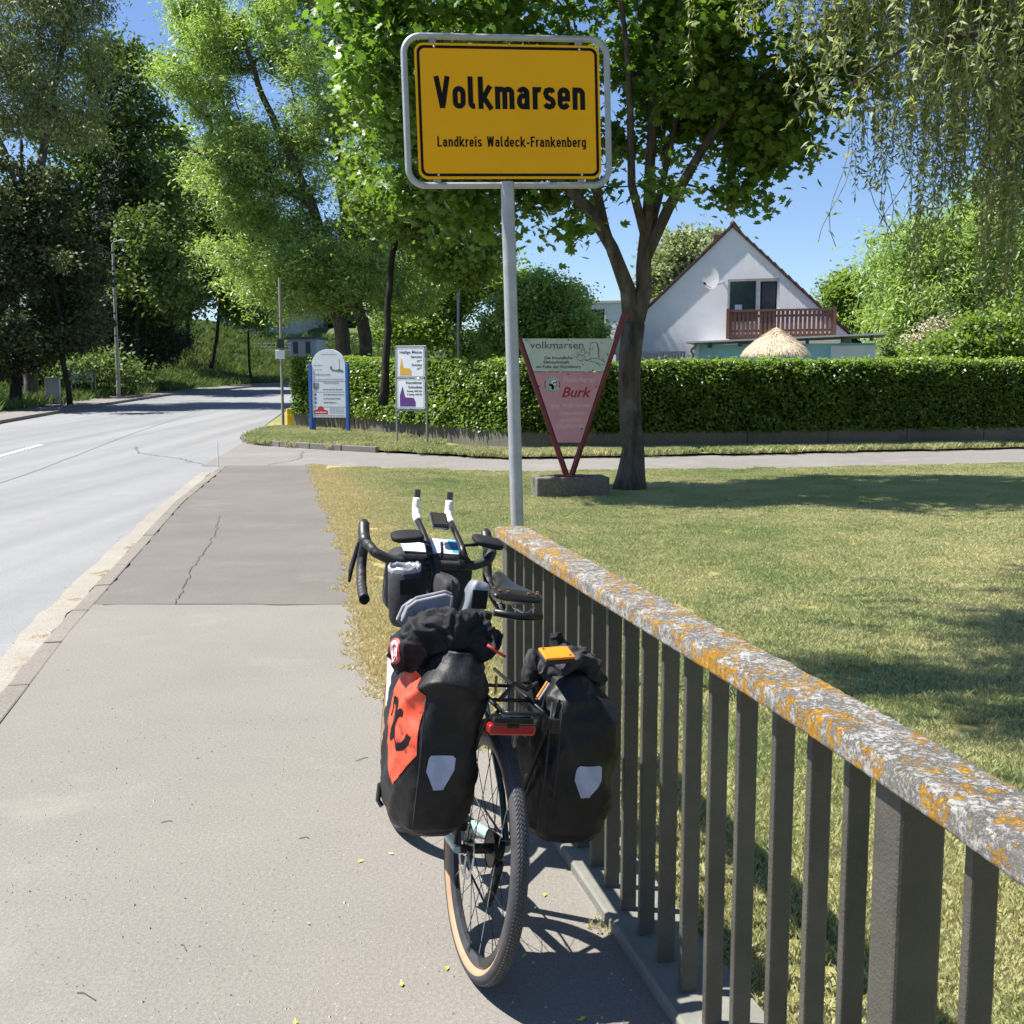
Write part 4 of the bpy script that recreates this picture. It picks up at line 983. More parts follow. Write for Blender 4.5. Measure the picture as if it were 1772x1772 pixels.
# ------------------------------------------------------------------ V shaped advert
vs_ = thing('advert_sign', 'V shaped oxblood tube advert with white and pink panels on a concrete block', 'sign', (.82, 15.9, .28))
def vt(x, z): return (x - .82, 0, z - .28)
MB().tube([vt(.785, .30), vt(.10, 2.27)], .043, 14).build('tube_post', M['red_tube'], vs_, auto=True)
MB().tube([vt(.865, .30), vt(1.60, 2.60)], .043, 14).build('tube_post', M['red_tube'], vs_, auto=True)
MB().box((.0, 0, .012), (.42, .22, .02)).build('foot_plate', M['red_tube'], vs_, bevel=.003)
lx = lambda z: .82 + (-.035) + (z - .30) * (-.685 / 1.97) + .035
rx = lambda z: .865 + (z - .30) * (.735 / 2.3) - .03
def panel(z0, z1, mat, nm):
    q = [(lx(z0), z0), (rx(z0), z0), (rx(z1), z1), (lx(z1), z1)]
    return MB().prism([(u - .82, v - .28) for u, v in q], -.056, -.05, XZ).build(nm, mat, vs_)
wp = panel(1.782, 2.245, M['oldwhite'], 'white_panel'); pp = panel(.77, 1.772, M['pink'], 'pink_panel')
def vtext(s, x, z, size, mat, par, fw, shear=0, bold=0):
    text(s, size, mat, par, x - .82, z - .28, -.0575, font_w=fw, shear=shear, bold=bold)
M['brownprint'] = simple('brown_red_print', (.10, .025, .02), .6)
vtext('volkmarsen', .64, 2.105, .145, M['brownprint'], wp, .76)
vtext('Die freundliche', .66, 1.955, .055, M['print'], wp, .40, bold=.001)
vtext('Einkaufsstadt', .63, 1.895, .055, M['print'], wp, .36, bold=.001)
vtext('am Fuße der Kugelsburg', .66, 1.83, .055, M['print'], wp, .64, bold=.001)
cs_ = MB(); yy = lambda u, v: Vector((u - .82, -.0575, v - .28))
for P in ([(1.10, 2.0), (1.10, 2.10), (1.115, 2.18), (1.17, 2.195), (1.205, 2.18), (1.225, 2.1), (1.225, 2.0), (1.24, 1.96)], [(1.215, 2.18), (1.235, 2.1), (1.238, 2.02), (1.245, 1.98)],
          [(.92, 1.97), (.95, 2.03), (1.0, 2.0), (1.06, 2.06), (1.10, 2.03)], [(.93, 1.95), (.99, 1.93), (1.03, 1.96), (1.08, 1.93), (1.16, 1.92), (1.24, 1.89), (1.32, 1.87)],
          [(.985, 2.04), (.98, 2.1), (1.0, 2.08), (1.03, 2.1), (1.035, 2.05)], [(1.1, 1.96), (1.19, 1.97), (1.26, 1.95), (1.33, 1.9)], [(1.02, 1.98), (1.04, 2.0)], [(1.14, 2.09), (1.145, 2.12)], [(1.0, 1.9), (1.02, 1.86)], [(1.2, 1.9), (1.27, 1.85)], [(1.27, 1.97), (1.32, 1.93)], [(1.03, 1.93), (1.1, 1.955), (1.13, 1.94)]):
    cs_.ribbon(P, .007, yy)
cs_.build('castle_drawing', M['print'], wp, recalc=False)
fx0, fz0 = .575, 1.595
MB().prism(arc(fx0 - .82, fz0 - .28, .12, 0, 360, 28)[:-1], -.0575, -.057, XZ).build('round_emblem', M['oldwhite'], pp)
e = MB()
for a in range(0, 360, 15):
    if 330 <= a or a <= 25 or 160 <= a <= 200: continue
    c_, s_ = math.cos(R_(a)), math.sin(R_(a)); e.ribbon([(fx0 + c_ * .095, fz0 + s_ * .095), (fx0 + c_ * .114, fz0 + s_ * .114)], .012, lambda u, v: Vector((u - .82, -.0582, v - .28)))
e.build('rim_lettering', M['print'], pp, recalc=False)
e = MB()
for a0, a1 in ((-28, 28), (155, 205)): e.ribbon(arc(fx0, fz0, .105, a0, a1, 8), .022, lambda u, v: Vector((u - .82, -.0583, v - .28)))
e.build('emblem_red_arc', M['print_red'], pp, recalc=False)
MB().prism(arc(fx0 - .82, fz0 - .28, .085, 0, 360, 28)[:-1], -.0588, -.0583, XZ).build('emblem_disc', M['galv'], pp)
for dx, dz, mt, yy2 in ((.012, -.012, 'print', -.0592), (0, 0, 'white', -.0598)):
    e = MB()
    for P in ([(-.045, .0), (.0, .0), (.0, -.06)], [(-.0, -.06), (.0, .035), (.012, .05), (.05, .05)], [(-.045, .0), (.05, .0)]):
        e.ribbon([(fx0 + u + dx, fz0 + v + dz) for u, v in P], .022, lambda u, v: Vector((u - .82, yy2, v - .28)))
    e.build('emblem_letter', M[mt], pp, recalc=False)
vtext('Fleischerei', .945, 1.63, .115, M['whitetext'], pp, .47, .35)
vtext('Burk', .90, 1.42, .2, M['darkred'], pp, .42, .3, .004)
vtext('org. Volkmarser', .83, 1.275, .085, M['whitetext'], pp, .56, .35)
vtext('Knochen-', .85, 1.165, .085, M['whitetext'], pp, .36, .35)
vtext('schinken', .84, 1.07, .085, M['whitetext'], pp, .30, .35)
vtext('05693/440', .83, .975, .085, M['whitetext'], pp, .38)
for u, z in ((.39, 1.57), (1.20, 1.57), (.575, .965), (1.0, .965), (.8, 1.745), (.2, 2.22), (1.36, 2.02), (.8, 2.225), (1.15, 1.80)):
    MB().ico((u - .82, -.058, z - .28), .012, 1, (1, .5, 1)).build('screw', M['darkmetal'], pp)
bb = MB().box((0, 0, .10), (1.06, .5, .36)); bk = bb.build('concrete_block', M['concrete'], None, bevel=.02, label='weathered concrete block in the lawn carrying the V shaped advert', category='block') if False else bb.build('concrete_block', M['concrete'], None, bevel=.02)
put(bk, 'weathered mossy concrete block in the lawn carrying the V shaped advert', 'concrete block'); bk.location = (.84, 15.93, 0); bk.rotation_euler = (0, 0, R_(9))

# ------------------------------------------------------------------ arched info board and church times sign
ab = thing('information_board', 'white arched town information board between two bright blue posts at the hedge', 'sign', (-5.04, 30.6, .22), (0, 0, R_(-16)))
for s in (-1, 1): MB().box((s * .555, 0, .95), (.09, .10, 1.98)).build('post', M['blue'], ab, bevel=.012)
for s in (-1, 1): MB().box((s * .50, .09, .55), (.05, .05, 1.2)).build('rear_brace', M['blue'], ab, bevel=.006)
ac = [(-.50, .47), (.50, .47), (.50, 1.92)] + arc(0, 1.92, .5, 0, 180, 20, .42)[1:]
bp = MB().prism(ac, -.03, .03, XZ).build('board', M['white'], ab, bevel=.004)
def btext(s, x, z, size, mat, fw=None, al='CENTER'): text(s, size, mat, bp, x, z, -.032, font_w=fw, align=al)
btext('Volkmarsen', -.20, 1.62, .10, M['print_grey'], .52)
btext('Partnerstadt', .08, 1.40, .085, M['print_grey'], .44)
def bars(par, x0, x1, z, h, y, mat, n=1, dz=.05, jit=.0, seed=0):
    rnd = random.Random(seed)
    for i in range(n):
        mb = MB(); x = x0
        while x < x1 - .01:
            w = rnd.uniform(.03, .09); w = min(w, x1 - x); mb.box((x + w / 2, y, z - i * dz), (w, .001, h)); x += w + .018
        mb.build('small_print', mat, par)
bars(bp, -.22, .26, 2.20, .014, -.0315, M['print_grey'], 1, seed=1); bars(bp, -.44, -.16, 1.90, .016, -.0315, M['print_grey'], 1, seed=2); bars(bp, -.40, -.2, 1.78, .016, -.0315, M['print_grey'], 1, seed=3)
bars(bp, -.45, .47, 1.53, .008, -.0315, M['print_grey'], 2, .03, seed=4); bars(bp, -.18, .44, 1.24, .03, -.0315, M['print_grey'], 1, seed=5)
for i, z in enumerate((1.10, .99, .88)):
    MB().box((-.40, -.0315, z), (.055, .001, .06)).build('parking_symbol', M['print_blue'], bp); bars(bp, -.16, .1 + .12 * (3 - i), z, .035, -.0315, M['print_grey'], 1, seed=7 + i)
for z in (1.46, 1.17, .76): MB().box((0, -.0312, z), (.98, .001, .010)).build('divider_line', M['print_grey'], bp)
gm = MB(); gm.prism([(.05, 1.80), (.12, 1.74), (.26, 1.72), (.46, 1.70), (.44, 1.76), (.34, 1.80), (.22, 1.77), (.12, 1.80), (.10, 1.88), (.05, 1.86)], -.0318, -.031, XZ); gm.build('green_emblem', M['print_green'], bp)
MB().box((.33, -.0316, 1.93), (.012, .001, .26)).build('red_line', M['print_red'], bp)
MB().prism([(-.47, 1.42), (-.29, 1.42), (-.29, 1.28), (-.38, 1.19), (-.47, 1.28)], -.0318, -.031, XZ).build('coat_of_arms', M['print_grey'], bp)
MB().prism([(-.42, 1.39), (-.34, 1.39), (-.34, 1.29), (-.38, 1.24), (-.42, 1.29)], -.0324, -.0319, XZ).build('shield', M['print_blue'], bp)
MB().prism([(-.40, 1.38), (-.36, 1.38), (-.36, 1.32), (-.40, 1.32)], -.033, -.0325, XZ).build('shield_charge', M['print_gold'], bp)
rs = MB(); rs.prism([(-.46, .56), (-.04, .56), (-.04, .66), (-.14, .68)] + arc(-.25, .68, .1, 0, 180, 8)[1:-1] + [(-.36, .68), (-.46, .66)], -.0318, -.031, XZ); rs.build('red_emblem', M['print_red'], bp)
bars(bp, -.43, -.07, .61, .03, -.0325, M['white'], 1, seed=11); bars(bp, .02, .46, .72, .010, -.0315, M['print_grey'], 4, .04, seed=12); bars(bp, -.45, .46, .52, .014, -.0315, M['print_red'], 1, seed=14)
ch = thing('church_service_sign', 'two white church service panels with yellow and violet church shapes in a grey frame', 'sign', (-2.40, 26.5, .12), (0, 0, R_(-24)))
for s in (-1, 1): MB().tube([(s * .41, 0, -.05), (s * .41, 0, 2.36)], .024, 10).build('post', M['galv_dark'], ch, auto=True)
MB().box((0, 0, 2.37), (.82, .05, .05)).build('top_rail', M['galv_dark'], ch, bevel=.01); MB().box((0, 0, .86), (.80, .04, .04)).build('lower_rail', M['galv_dark'], ch)
def chpan(z0, z1, colr):
    p = MB().prism(rrect(-.375, z0, .375, z1, .04), -.035, -.025, XZ).build('panel', M['white'], ch)
    ring_strip(MB(), rrect(-.36, z0 + .015, .36, z1 - .015, .035), rrect(-.345, z0 + .03, .345, z1 - .03, .03), -.0362).build('panel_border', M['print_grey'], p, recalc=False); return p
p1 = chpan(1.64, 2.34, 0); p2 = chpan(.90, 1.61, 1)
def ctext(p, s, x, z, size, fw): text(s, size, M['print'], p, x, z, -.0365, font_w=fw, align='RIGHT', bold=.0015)
ctext(p1, 'Heilige Messe', .31, 2.205, .10, .60); ctext(p1, 'Samstag', .31, 2.10, .085, .30); ctext(p1, '18°°', .31, 2.0, .075, .13); ctext(p1, 'Sonntag', .31, 1.91, .085, .28); ctext(p1, '10°°', .31, 1.82, .075, .13)
MB().prism([(-.29, 1.70), (.02, 1.70), (.02, 1.80), (-.03, 1.86), (-.19, 1.86), (-.245, 2.10), (-.29, 1.87)], -.038, -.036, XZ).build('church_shape', M['print_gold'], p1)
ctext(p2, 'Evangelischer', .31, 1.49, .085, .44); ctext(p2, 'Gottesdienst', .31, 1.385, .085, .38); ctext(p2, 'Sonntag 10.00 Uhr', .31, 1.30, .06, .42); ctext(p2, '2. Sonntag 19.00 Uhr', .31, 1.22, .06, .42)
MB().prism([(-.30, .955), (.13, .955), (.13, 1.06), (.08, 1.16), (-.15, 1.17), (-.225, 1.43), (-.30, 1.21)], -.038, -.036, XZ).build('church_shape', M['violet'], p2)

# ------------------------------------------------------------------ small street furniture
g = T(-6.79, 32.8)
po = thing('signal_pole', 'thin weathered pole with a dark and a white box, left of the hedge end', 'pole', (-6.79, 32.8, g))
MB().tube([(0, 0, -.1), (0, 0, 1.9), (0, 0, 4.4)], .042, 10).build('pole', M['polegrey'], po, auto=True)
MB().box((.0, -.08, 2.50), (.19, .13, .28)).build('dark_box', M['dullplastic'], po, bevel=.01); MB().box((-.02, -.06, 2.18), (.27, .07, .26)).build('white_box', M['white'], po, bevel=.015)
yb = MB().prism(rrect(-.12, 0, .12, .52, .02), -.09, .09, XZ).build('yellow_box', M['yellowbox'], bevel=.008); put(yb, 'small bright yellow plastic box in the grass at the hedge foot', 'box'); yb.location = (-6.86, 34.3, T(-6.86, 34.3)); yb.rotation_euler = (0, 0, .3)
text('16', .12, M['brownprint'], yb, 0, .36, -.093)
rd = MB().tube([(0, 0, -.07), (0, 0, .42)], .012, 6).build('marker_rod', M['white']); put(rd, 'thin white marker rod at the far corner of the pavement', 'marker rod'); rd.location = (-5.95, 22.3, 0)
can = MB().lathe([(0, 0), (.05, .0), (.055, .02), (.05, .14), (0, .15)], 12).build('crushed_can', M['print_blue'], smooth=True); put(can, 'small blue and white crushed can in the gutter at the verge corner', 'litter'); can.location = (-7.15, 29.2, T(-7.15, 29.2) + .0); can.rotation_euler = (1.5, .1, .5)
fp = thing('mast', 'thin white mast rising above the hedge behind the trees', 'mast', (-1.73, 36, T(-1.73, 36)))
MB().tube([(0, 0, 0), (0, 0, 2.8), (0, 0, 5.35)], .052, 10).build('pole', M['galv'], fp, auto=True)
MB().ico((0, 0, 5.38), .06, 1).build('pole_cap', M['galv'], fp)
g = T(-19.45, 55)
lp = thing('street_lamp', 'tall slim street lamp on the far pavement at the left', 'street lamp', (-19.5, 55, g))
MB().tube([(0, 0, -.1), (0, 0, 3), (.0, 0, 7.5), (.1, 0, 7.62), (.35, -.05, 7.66)], [.1, .085, .05, .035, .03], 10).build('pole', M['polegrey'], lp, auto=True)
MB().ico((.5, -.06, 7.66), .22, 2, (1.1, .5, .25)).build('lamp_head', M['grey_wall'], lp, smooth=True)
g = T(-20.1, 48.6)
cb = thing('utility_cabinet', 'grey roadside utility cabinet at the left edge', 'cabinet', (-20.1, 48.6, g), (0, 0, .25))
MB().box((0, 0, .57), (.58, .42, 1.1)).build('housing', M['cabinet'], cb, bevel=.015); MB().box((0, 0, 1.15), (.64, .48, .06)).build('lid', M['cabinet'], cb, bevel=.01); MB().box((0, -.215, .58), (.50, .015, .92)).build('door', M['cabinet'], cb, bevel=.005)
g = T(-21.6, 56)
sb = thing('notice_board', 'small white notice board on thin posts under the dark trees at the left', 'sign', (-21.6, 56, g), (0, 0, R_(-4)))
for x in (-.62, -.42, .42, .62): MB().tube([(x, 0, 0), (x, 0, 1.15 if abs(x) > .5 else 1.5)], .025, 6).build('post', M['galv'], sb)
nb = MB().box((0, -.05, 1.22), (1.08, .04, .88)).build('board', M['cabinet'], sb); bars(nb, -.4, .4, 1.45, .05, -.073, M['print_grey'], 3, .13, seed=21); bars(nb, -.38, .45, .93, .10, -.073, M['print'], 1, seed=22)

# ------------------------------------------------------------------ white gabled house
hb = T(7.25, 36) - .2
hs = thing('gabled_house', 'white gabled house with brown roof edge and a wooden balcony behind the hedge', 'house', (7.25, 36, 0), (0, 0, R_(-17)))
ax_, az, hw, ez = -.21, 6.62, 3.75, 3.1
sl = (az - ez) / hw
gab = [(ax_ - hw, hb), (ax_ + hw, hb), (ax_ + hw, ez), (ax_, az), (ax_ - hw, ez)]
wx0, wx1, wz0, wz1 = -.32, 1.30, 3.95, 4.95
# front wall built round the window opening
fw = MB(); roofz = lambda u: az - abs(u - ax_) * sl
fw.prism([(ax_ - hw, hb), (wx0, hb), (wx0, roofz(wx0)), (ax_ - hw, ez)], 0, .3, XZ)
fw.prism([(wx1, hb), (ax_ + hw, hb), (ax_ + hw, ez), (wx1, roofz(wx1))], .0, .3, XZ)
fw.prism([(wx0, hb), (wx1, hb), (wx1, wz0 - .9), (wx0, wz0 - .9)], 0, .3, XZ)
fw.prism([(wx0, wz1), (wx1, wz1), (wx1, roofz(wx1)), (ax_, az), (wx0, roofz(wx0))], 0, .3, XZ)
fw.box((ax_ - hw + .15, 2.15, (hb + ez) / 2), (.3, 3.7, ez - hb)); fw.box((ax_ + hw - .15, 2.15, (hb + ez) / 2), (.3, 3.7, ez - hb))
fw.prism(gab, 4.0, 4.2, XZ); fw.build('wall', M['plaster'], hs)
rf = None
for s in (-1, 1):
    L_ = math.hypot(hw + .35, (hw + .35) * sl); a = math.atan(sl)
    mb = MB(); u0, u1 = ax_, ax_ + s * (hw + .45)
    z0, z1 = az - .04, az - (hw + .45) * sl - .04
    mb.prism([(u0, z0), (u1, z1), (u1, z1 + .08), (u0, z0 + .10)], -.06, 4.3, XZ)
    r = mb.build('roof', M['rooftile'], hs); rf = rf or r
    n = 19; pt = None
    for i in range(n):
        t = (i + .5) / n; uu = u0 + (u1 - u0) * t; zz = z0 + .14 + (z1 - z0) * t
        mt_ = Matrix.Rotation(s * a, 4, 'Y')
        o = MB().box((0, 0, 0), (L_ / n * 1.12, .14, .06), M_=Matrix.Rotation(s * (a + .10), 4, 'Y')).build('verge_tile', M['rooftile'], r) if pt is None else copy_obj(pt, r)
        pt = pt or o; o.location = (uu, -.02, zz - .06)
MB().box((ax_ - .75, 3.2, az - .3), (.4, .5, .9)).build('chimney', M['brownwood'], hs, bevel=.01)
ld = MB(); ld.tube([(ax_, -.06, az + .08), (ax_, 4.3, az + .08)], .09, 8); ld.build('ridge_tiles', M['rooftile'], hs, smooth=True)
# window and balcony door, set back in the opening
wfm = MB()
def frame_rect(mb, x0, x1, z0, z1, w, y0, y1):
    mb.box(((x0 + x1) / 2, (y0 + y1) / 2, z0 + w / 2), (x1 - x0, y1 - y0, w)); mb.box(((x0 + x1) / 2, (y0 + y1) / 2, z1 - w / 2), (x1 - x0, y1 - y0, w))
    for x in (x0 + w / 2, x1 - w / 2): mb.box((x, (y0 + y1) / 2, (z0 + z1) / 2), (w, y1 - y0, z1 - z0 - 2 * w))
frame_rect(wfm, wx0, .62, 3.55, wz1 - .004, .055, .10, .18); wd = wfm.build('window', M['winframe'], hs)
MB().box((.15, .15, 4.25), (.83, .012, 1.3)).build('pane', M['glass'], wd); MB().box((.22, .20, 4.3), (.80, .01, 1.2)).build('blind', M['blind'], wd)
MB().box((.02, .11, 4.05), (.22, .01, .2)).build('notice', M['paper'], wd)
dfm = MB(); frame_rect(dfm, .625, 1.296, 3.06, wz1 - .004, .075, .10, .18); dd_ = dfm.build('balcony_door', M['winframe'], hs)
MB().box((.96, .15, 4.0), (.44, .012, 1.75)).build('pane', M['glassfar'], dd_)
MB().box((.24, .3, 3.3), (1.0, .1, .5)).build('sill_wall', M['plaster'], hs)
# balcony
bx0, bx1, bz0, bz1, by = -.14, 3.02, 3.05, 3.90, -1.2
bal = MB().box(((bx0 + bx1) / 2, by / 2 - .03, bz0 + .02), (bx1 - bx0, -by - .04, .14)).build('balcony', M['brownwood'], hs)
tr2_ = MB().box(((bx0 + bx1) / 2, by, bz1 - .03), (bx1 - bx0 + .08, .12, .06)); tr2_.box(((bx0 + bx1) / 2, by + .03, bz1 - .2), (bx1 - bx0, .05, .07)); tr2_.box(((bx0 + bx1) / 2, by + .03, bz0 + .2), (bx1 - bx0, .05, .07))
for x in (bx0, bx1): tr2_.box((x, by / 2, bz1 - .03), (.1, -by - .13, .06))
tr2_.build('balcony_rail', M['brownwood'], bal)
n = 24; pt = None
for i in range(n):
    o = MB().box((0, 0, 0), (.088, .022, .80)).build('picket', M['brownwood'], bal) if pt is None else copy_obj(pt, bal)
    pt = pt or o; o.location = (bx0 + .06 + (bx1 - bx0 - .12) * i / (n - 1), by - .012, (bz0 + bz1) / 2 - .02); o.rotation_euler = (0, random.uniform(-.01, .01), 0)
for x in (bx0, bx1):
    for j in range(8):
        o = copy_obj(pt, bal, (x, by + .14 + j * .14, (bz0 + bz1) / 2 - .02), (0, 0, R_(90)))
for x in (bx0 - .02, bx1 + .02): MB().box((x, by - .02, (bz0 + bz1) / 2), (.10, .10, .92)).build('balcony_post', M['brownwood'], bal)
# low annexe in front
an = thing('pool_annexe', 'low pale blue annexe wall with thin flat roof below the balcony', 'building', (7.25, 36, 0), (0, 0, R_(-17)))
MB().box((1.66, -2.2, 1.55), (5.1, .3, 2.5 + .0)).build('wall', M['plaster_blue'], an)
MB().box((3.6, -2.375, 1.50), (1.25, .04, 2.45)).build('white_wall_section', M['plaster'], an)
rfm = MB(); rfm.add([(-1.25, -2.75, 2.83), (4.5, -2.75, 3.02), (4.5, -.02, 3.04), (-1.25, -.02, 2.86), (-1.25, -2.75, 2.88), (4.5, -2.75, 3.07), (4.5, -.02, 3.09), (-1.25, -.02, 2.91)], [(0, 1, 2, 3), (4, 5, 6, 7), (0, 1, 5, 4), (1, 2, 6, 5), (2, 3, 7, 6), (3, 0, 4, 7)])
rfm.build('roof', M['cabinet'], an)
for x in (-.55, .35, 1.3, 2.3, 3.3, 4.1): MB().box((x, -2.52, 2.79 + x * .033), (.09, .35, .14)).build('rafter_end', M['slate'], an)
MB().tube([(-.95, -2.6, 2.80), (-1.0, -2.6, 2.70), (-1.12, -2.55, 2.62), (-1.05, -2.5, 2.5), (-1.1, -2.45, 2.3), (-1.1, -2.42, 1.0)], .045, 8).build('downpipe', M['polegrey'], an, smooth=True)
MB().box((-.96, -2.2, 1.55), (.14, .36, 2.55)).build('corner_post', M['winframe'], an)
MB().lathe([(.15, -.02), (.2, 0), (.15, .02)], 16, 'Y', (-.35, -2.38, 2.22)).build('ring_ornament', M['print_blue'], an, smooth=True)
gs = thing('slatted_screen', 'low grey slatted screen against the white gable just above the hedge', 'fence', (7.25, 36, 0), (0, 0, R_(-17)))
MB().box((-2.45, -1.0, 2.62), (1.9, .05, .05)).build('top_rail', M['grey_wall'], gs)
pt = None
for i in range(20):
    o = MB().box((0, 0, 0), (.07, .02, .9)).build('slat', M['grey_wall'], gs) if pt is None else copy_obj(pt, gs)
    pt = pt or o; o.location = (-3.36 + i * .096, -1.0, 2.14)
dish = thing('satellite_dish', 'round white satellite dish fixed to the gable left of the window', 'satellite dish', (7.25, 36, 0), (0, 0, R_(-17)))
dp = MB(); dm = Matrix.Translation((-.80, -.55, 4.98)) @ Matrix.Rotation(R_(-20), 4, 'Z') @ Matrix.Rotation(R_(12), 4, 'X')
dpv = MB().lathe([(r * .33 / 8, -.02 - .022 * (r / 8) ** 2 + .09 * 0) for r in range(0, 9)], 28, 'Y')
dp.add([dm @ Vector((v[0] * .92, v[1], v[2] * 1.1)) for v in dpv.v], dpv.f); dp.build('reflector', M['plaster'], dish, smooth=True)
MB().tube([(-.78, -.5, 4.85), (-.6, -.25, 4.78), (-.45, 0, 4.86)], .022, 6).build('bracket', M['galv'], dish)
MB().tube([(-.80, -.56, 4.66), (-.95, -.85, 4.72)], .014, 6).build('feed_arm', M['galv'], dish); MB().tube([(-.93, -.82, 4.74), (-1.0, -.92, 4.80)], .035, 8).build('receiver', M['dullplastic'], dish)
# flat roofed building to the left
fb = thing('flat_roofed_building', 'white flat roofed building with small windows between bushy tree and maple trunk', 'building', (4.9, 49, 0), (0, 0, R_(-18)))
MB().box((0, 3, 2.6), (4.3, 6, 5.1)).build('wall', M['plaster'], fb); MB().box((0, 3, 5.19), (4.5, 6.2, .1)).build('roof_edge', M['cabinet'], fb)
for x in (-1.15, 1.05):
    wf = MB(); frame_rect(wf, x - .36, x + .36, 4.15, 4.95, .07, -.04, .02); w_ = wf.build('window', M['winframe'], fb); MB().box((x, -.012, 4.55), (.58, .02, .66)).build('pane', M['glassfar'], w_)
# straw parasol
ps = thing('straw_parasol', 'shaggy palm straw parasol standing just behind the hedge', 'parasol', (6.98, 29.5, .2))
MB().tube([(0, 0, 0), (0, 0, 2.7)], .03, 8).build('pole', M['brownwood'], ps)
cn = MB().lathe([(.82, 2.20), (.72, 2.33), (.50, 2.50), (.25, 2.67), (.08, 2.79), (0, 2.84)], 26).build('canopy', M['strawdark'], ps, smooth=True)
rg = np.random.default_rng(60); n = 9000; th = rg.uniform(0, 6.28, n); r = np.sqrt(rg.uniform(.0, 1, n)) * .84
z = np.interp(r, [0, .08, .25, .50, .72, .84], [2.86, 2.80, 2.68, 2.51, 2.34, 2.2]) + rg.uniform(0, .07, n); th2 = th + rg.normal(size=n) * .06
pos = np.stack([r * np.cos(th), r * np.sin(th), z], 1); ax = np.stack([np.cos(th2), np.sin(th2), -.35 - 1.1 * r ** 2 + rg.normal(size=n) * .15], 1); ax /= np.linalg.norm(ax, axis=1)[:, None]
L_ = rg.uniform(.12, .24, n); sd = np.stack([-np.sin(th), np.cos(th), np.zeros(n)], 1) * .0075
Vv = np.stack([pos - sd, pos + sd, pos + ax * L_[:, None]], 1).reshape(-1, 3)
link('straw_fringe', rawmesh('straw_fringe', Vv, np.arange(3 * n).reshape(-1, 3), M['straw']), ps, kind='stuff')
# far buildings on the bank
fa = thing('hillside_house', 'pale grey house half hidden by trees on top of the bank', 'house', (-25.5, 112, 5.6), (0, 0, R_(-12)))
MB().box((0, 4, 1.6), (8.6, 8, 4.6)).build('wall', M['grey_wall'], fa)
MB().prism([(-4.8, 3.9), (4.8, 3.9), (0, 6.6)], -.4, 8.6, XZ).build('roof', M['slate'], fa)
for x, z in ((-2.6, 2.2), (.2, 2.2), (2.7, 2.2)):
    wf = MB(); frame_rect(wf, x - .5, x + .5, z - .6, z + .6, .1, -.06, .02); w_ = wf.build('window', M['winframe'], fa); MB().box((x, -.02, z), (.82, .03, 1.02)).build('pane', M['glassfar'], w_)
fc = thing('garage_building', 'grey garage building with dark roof at the end of the bank', 'building', (-19.6, 104, 4.3), (0, 0, R_(-8)))
MB().box((0, 1.5, .7), (2.8, 3, 1.6)).build('wall', M['grey_wall'], fc); MB().box((0, 1.5, 1.6), (3.1, 3.4, .2)).build('roof', M['slate'], fc)
for x in (-.6, .6): MB().box((x, -.03, .7), (.45, .04, 1.1)).build('door', M['slate'], fc)
fd = thing('dark_roofed_house', 'house with a large dark slate roof seen under the ash tree', 'house', (-21, 120, 4.0), (0, 0, R_(5)))
MB().box((0, 4, 1.5), (9, 8, 3.6)).build('wall', M['grey_wall'], fd); MB().prism([(-5.2, 3.3), (5.2, 3.3), (3.6, 7.2), (-3.6, 7.2)], -.6, 8.6, XZ).build('roof', M['slate'], fd)
fe = thing('mesh_fence', 'thin wire fence on posts along the top of the bank', 'fence', (-23, 101, 4.5))
pt = None
for i in range(9):
    o = MB().tube([(0, 0, 0), (0, 0, 1.9)], .04, 6).build('post', M['galv'], fe) if pt is None else copy_obj(pt, fe)
    pt = pt or o; o.location = (i * .42 - .6, i * .1, -.3); o.scale = (.6, .6, .65)
fm = MB()
for z in (.2, .5, .8): fm.tube([(-.6, 0, z), (2.76, .8, z)], .012, 4)
fm.build('wire', M['galv'], fe)

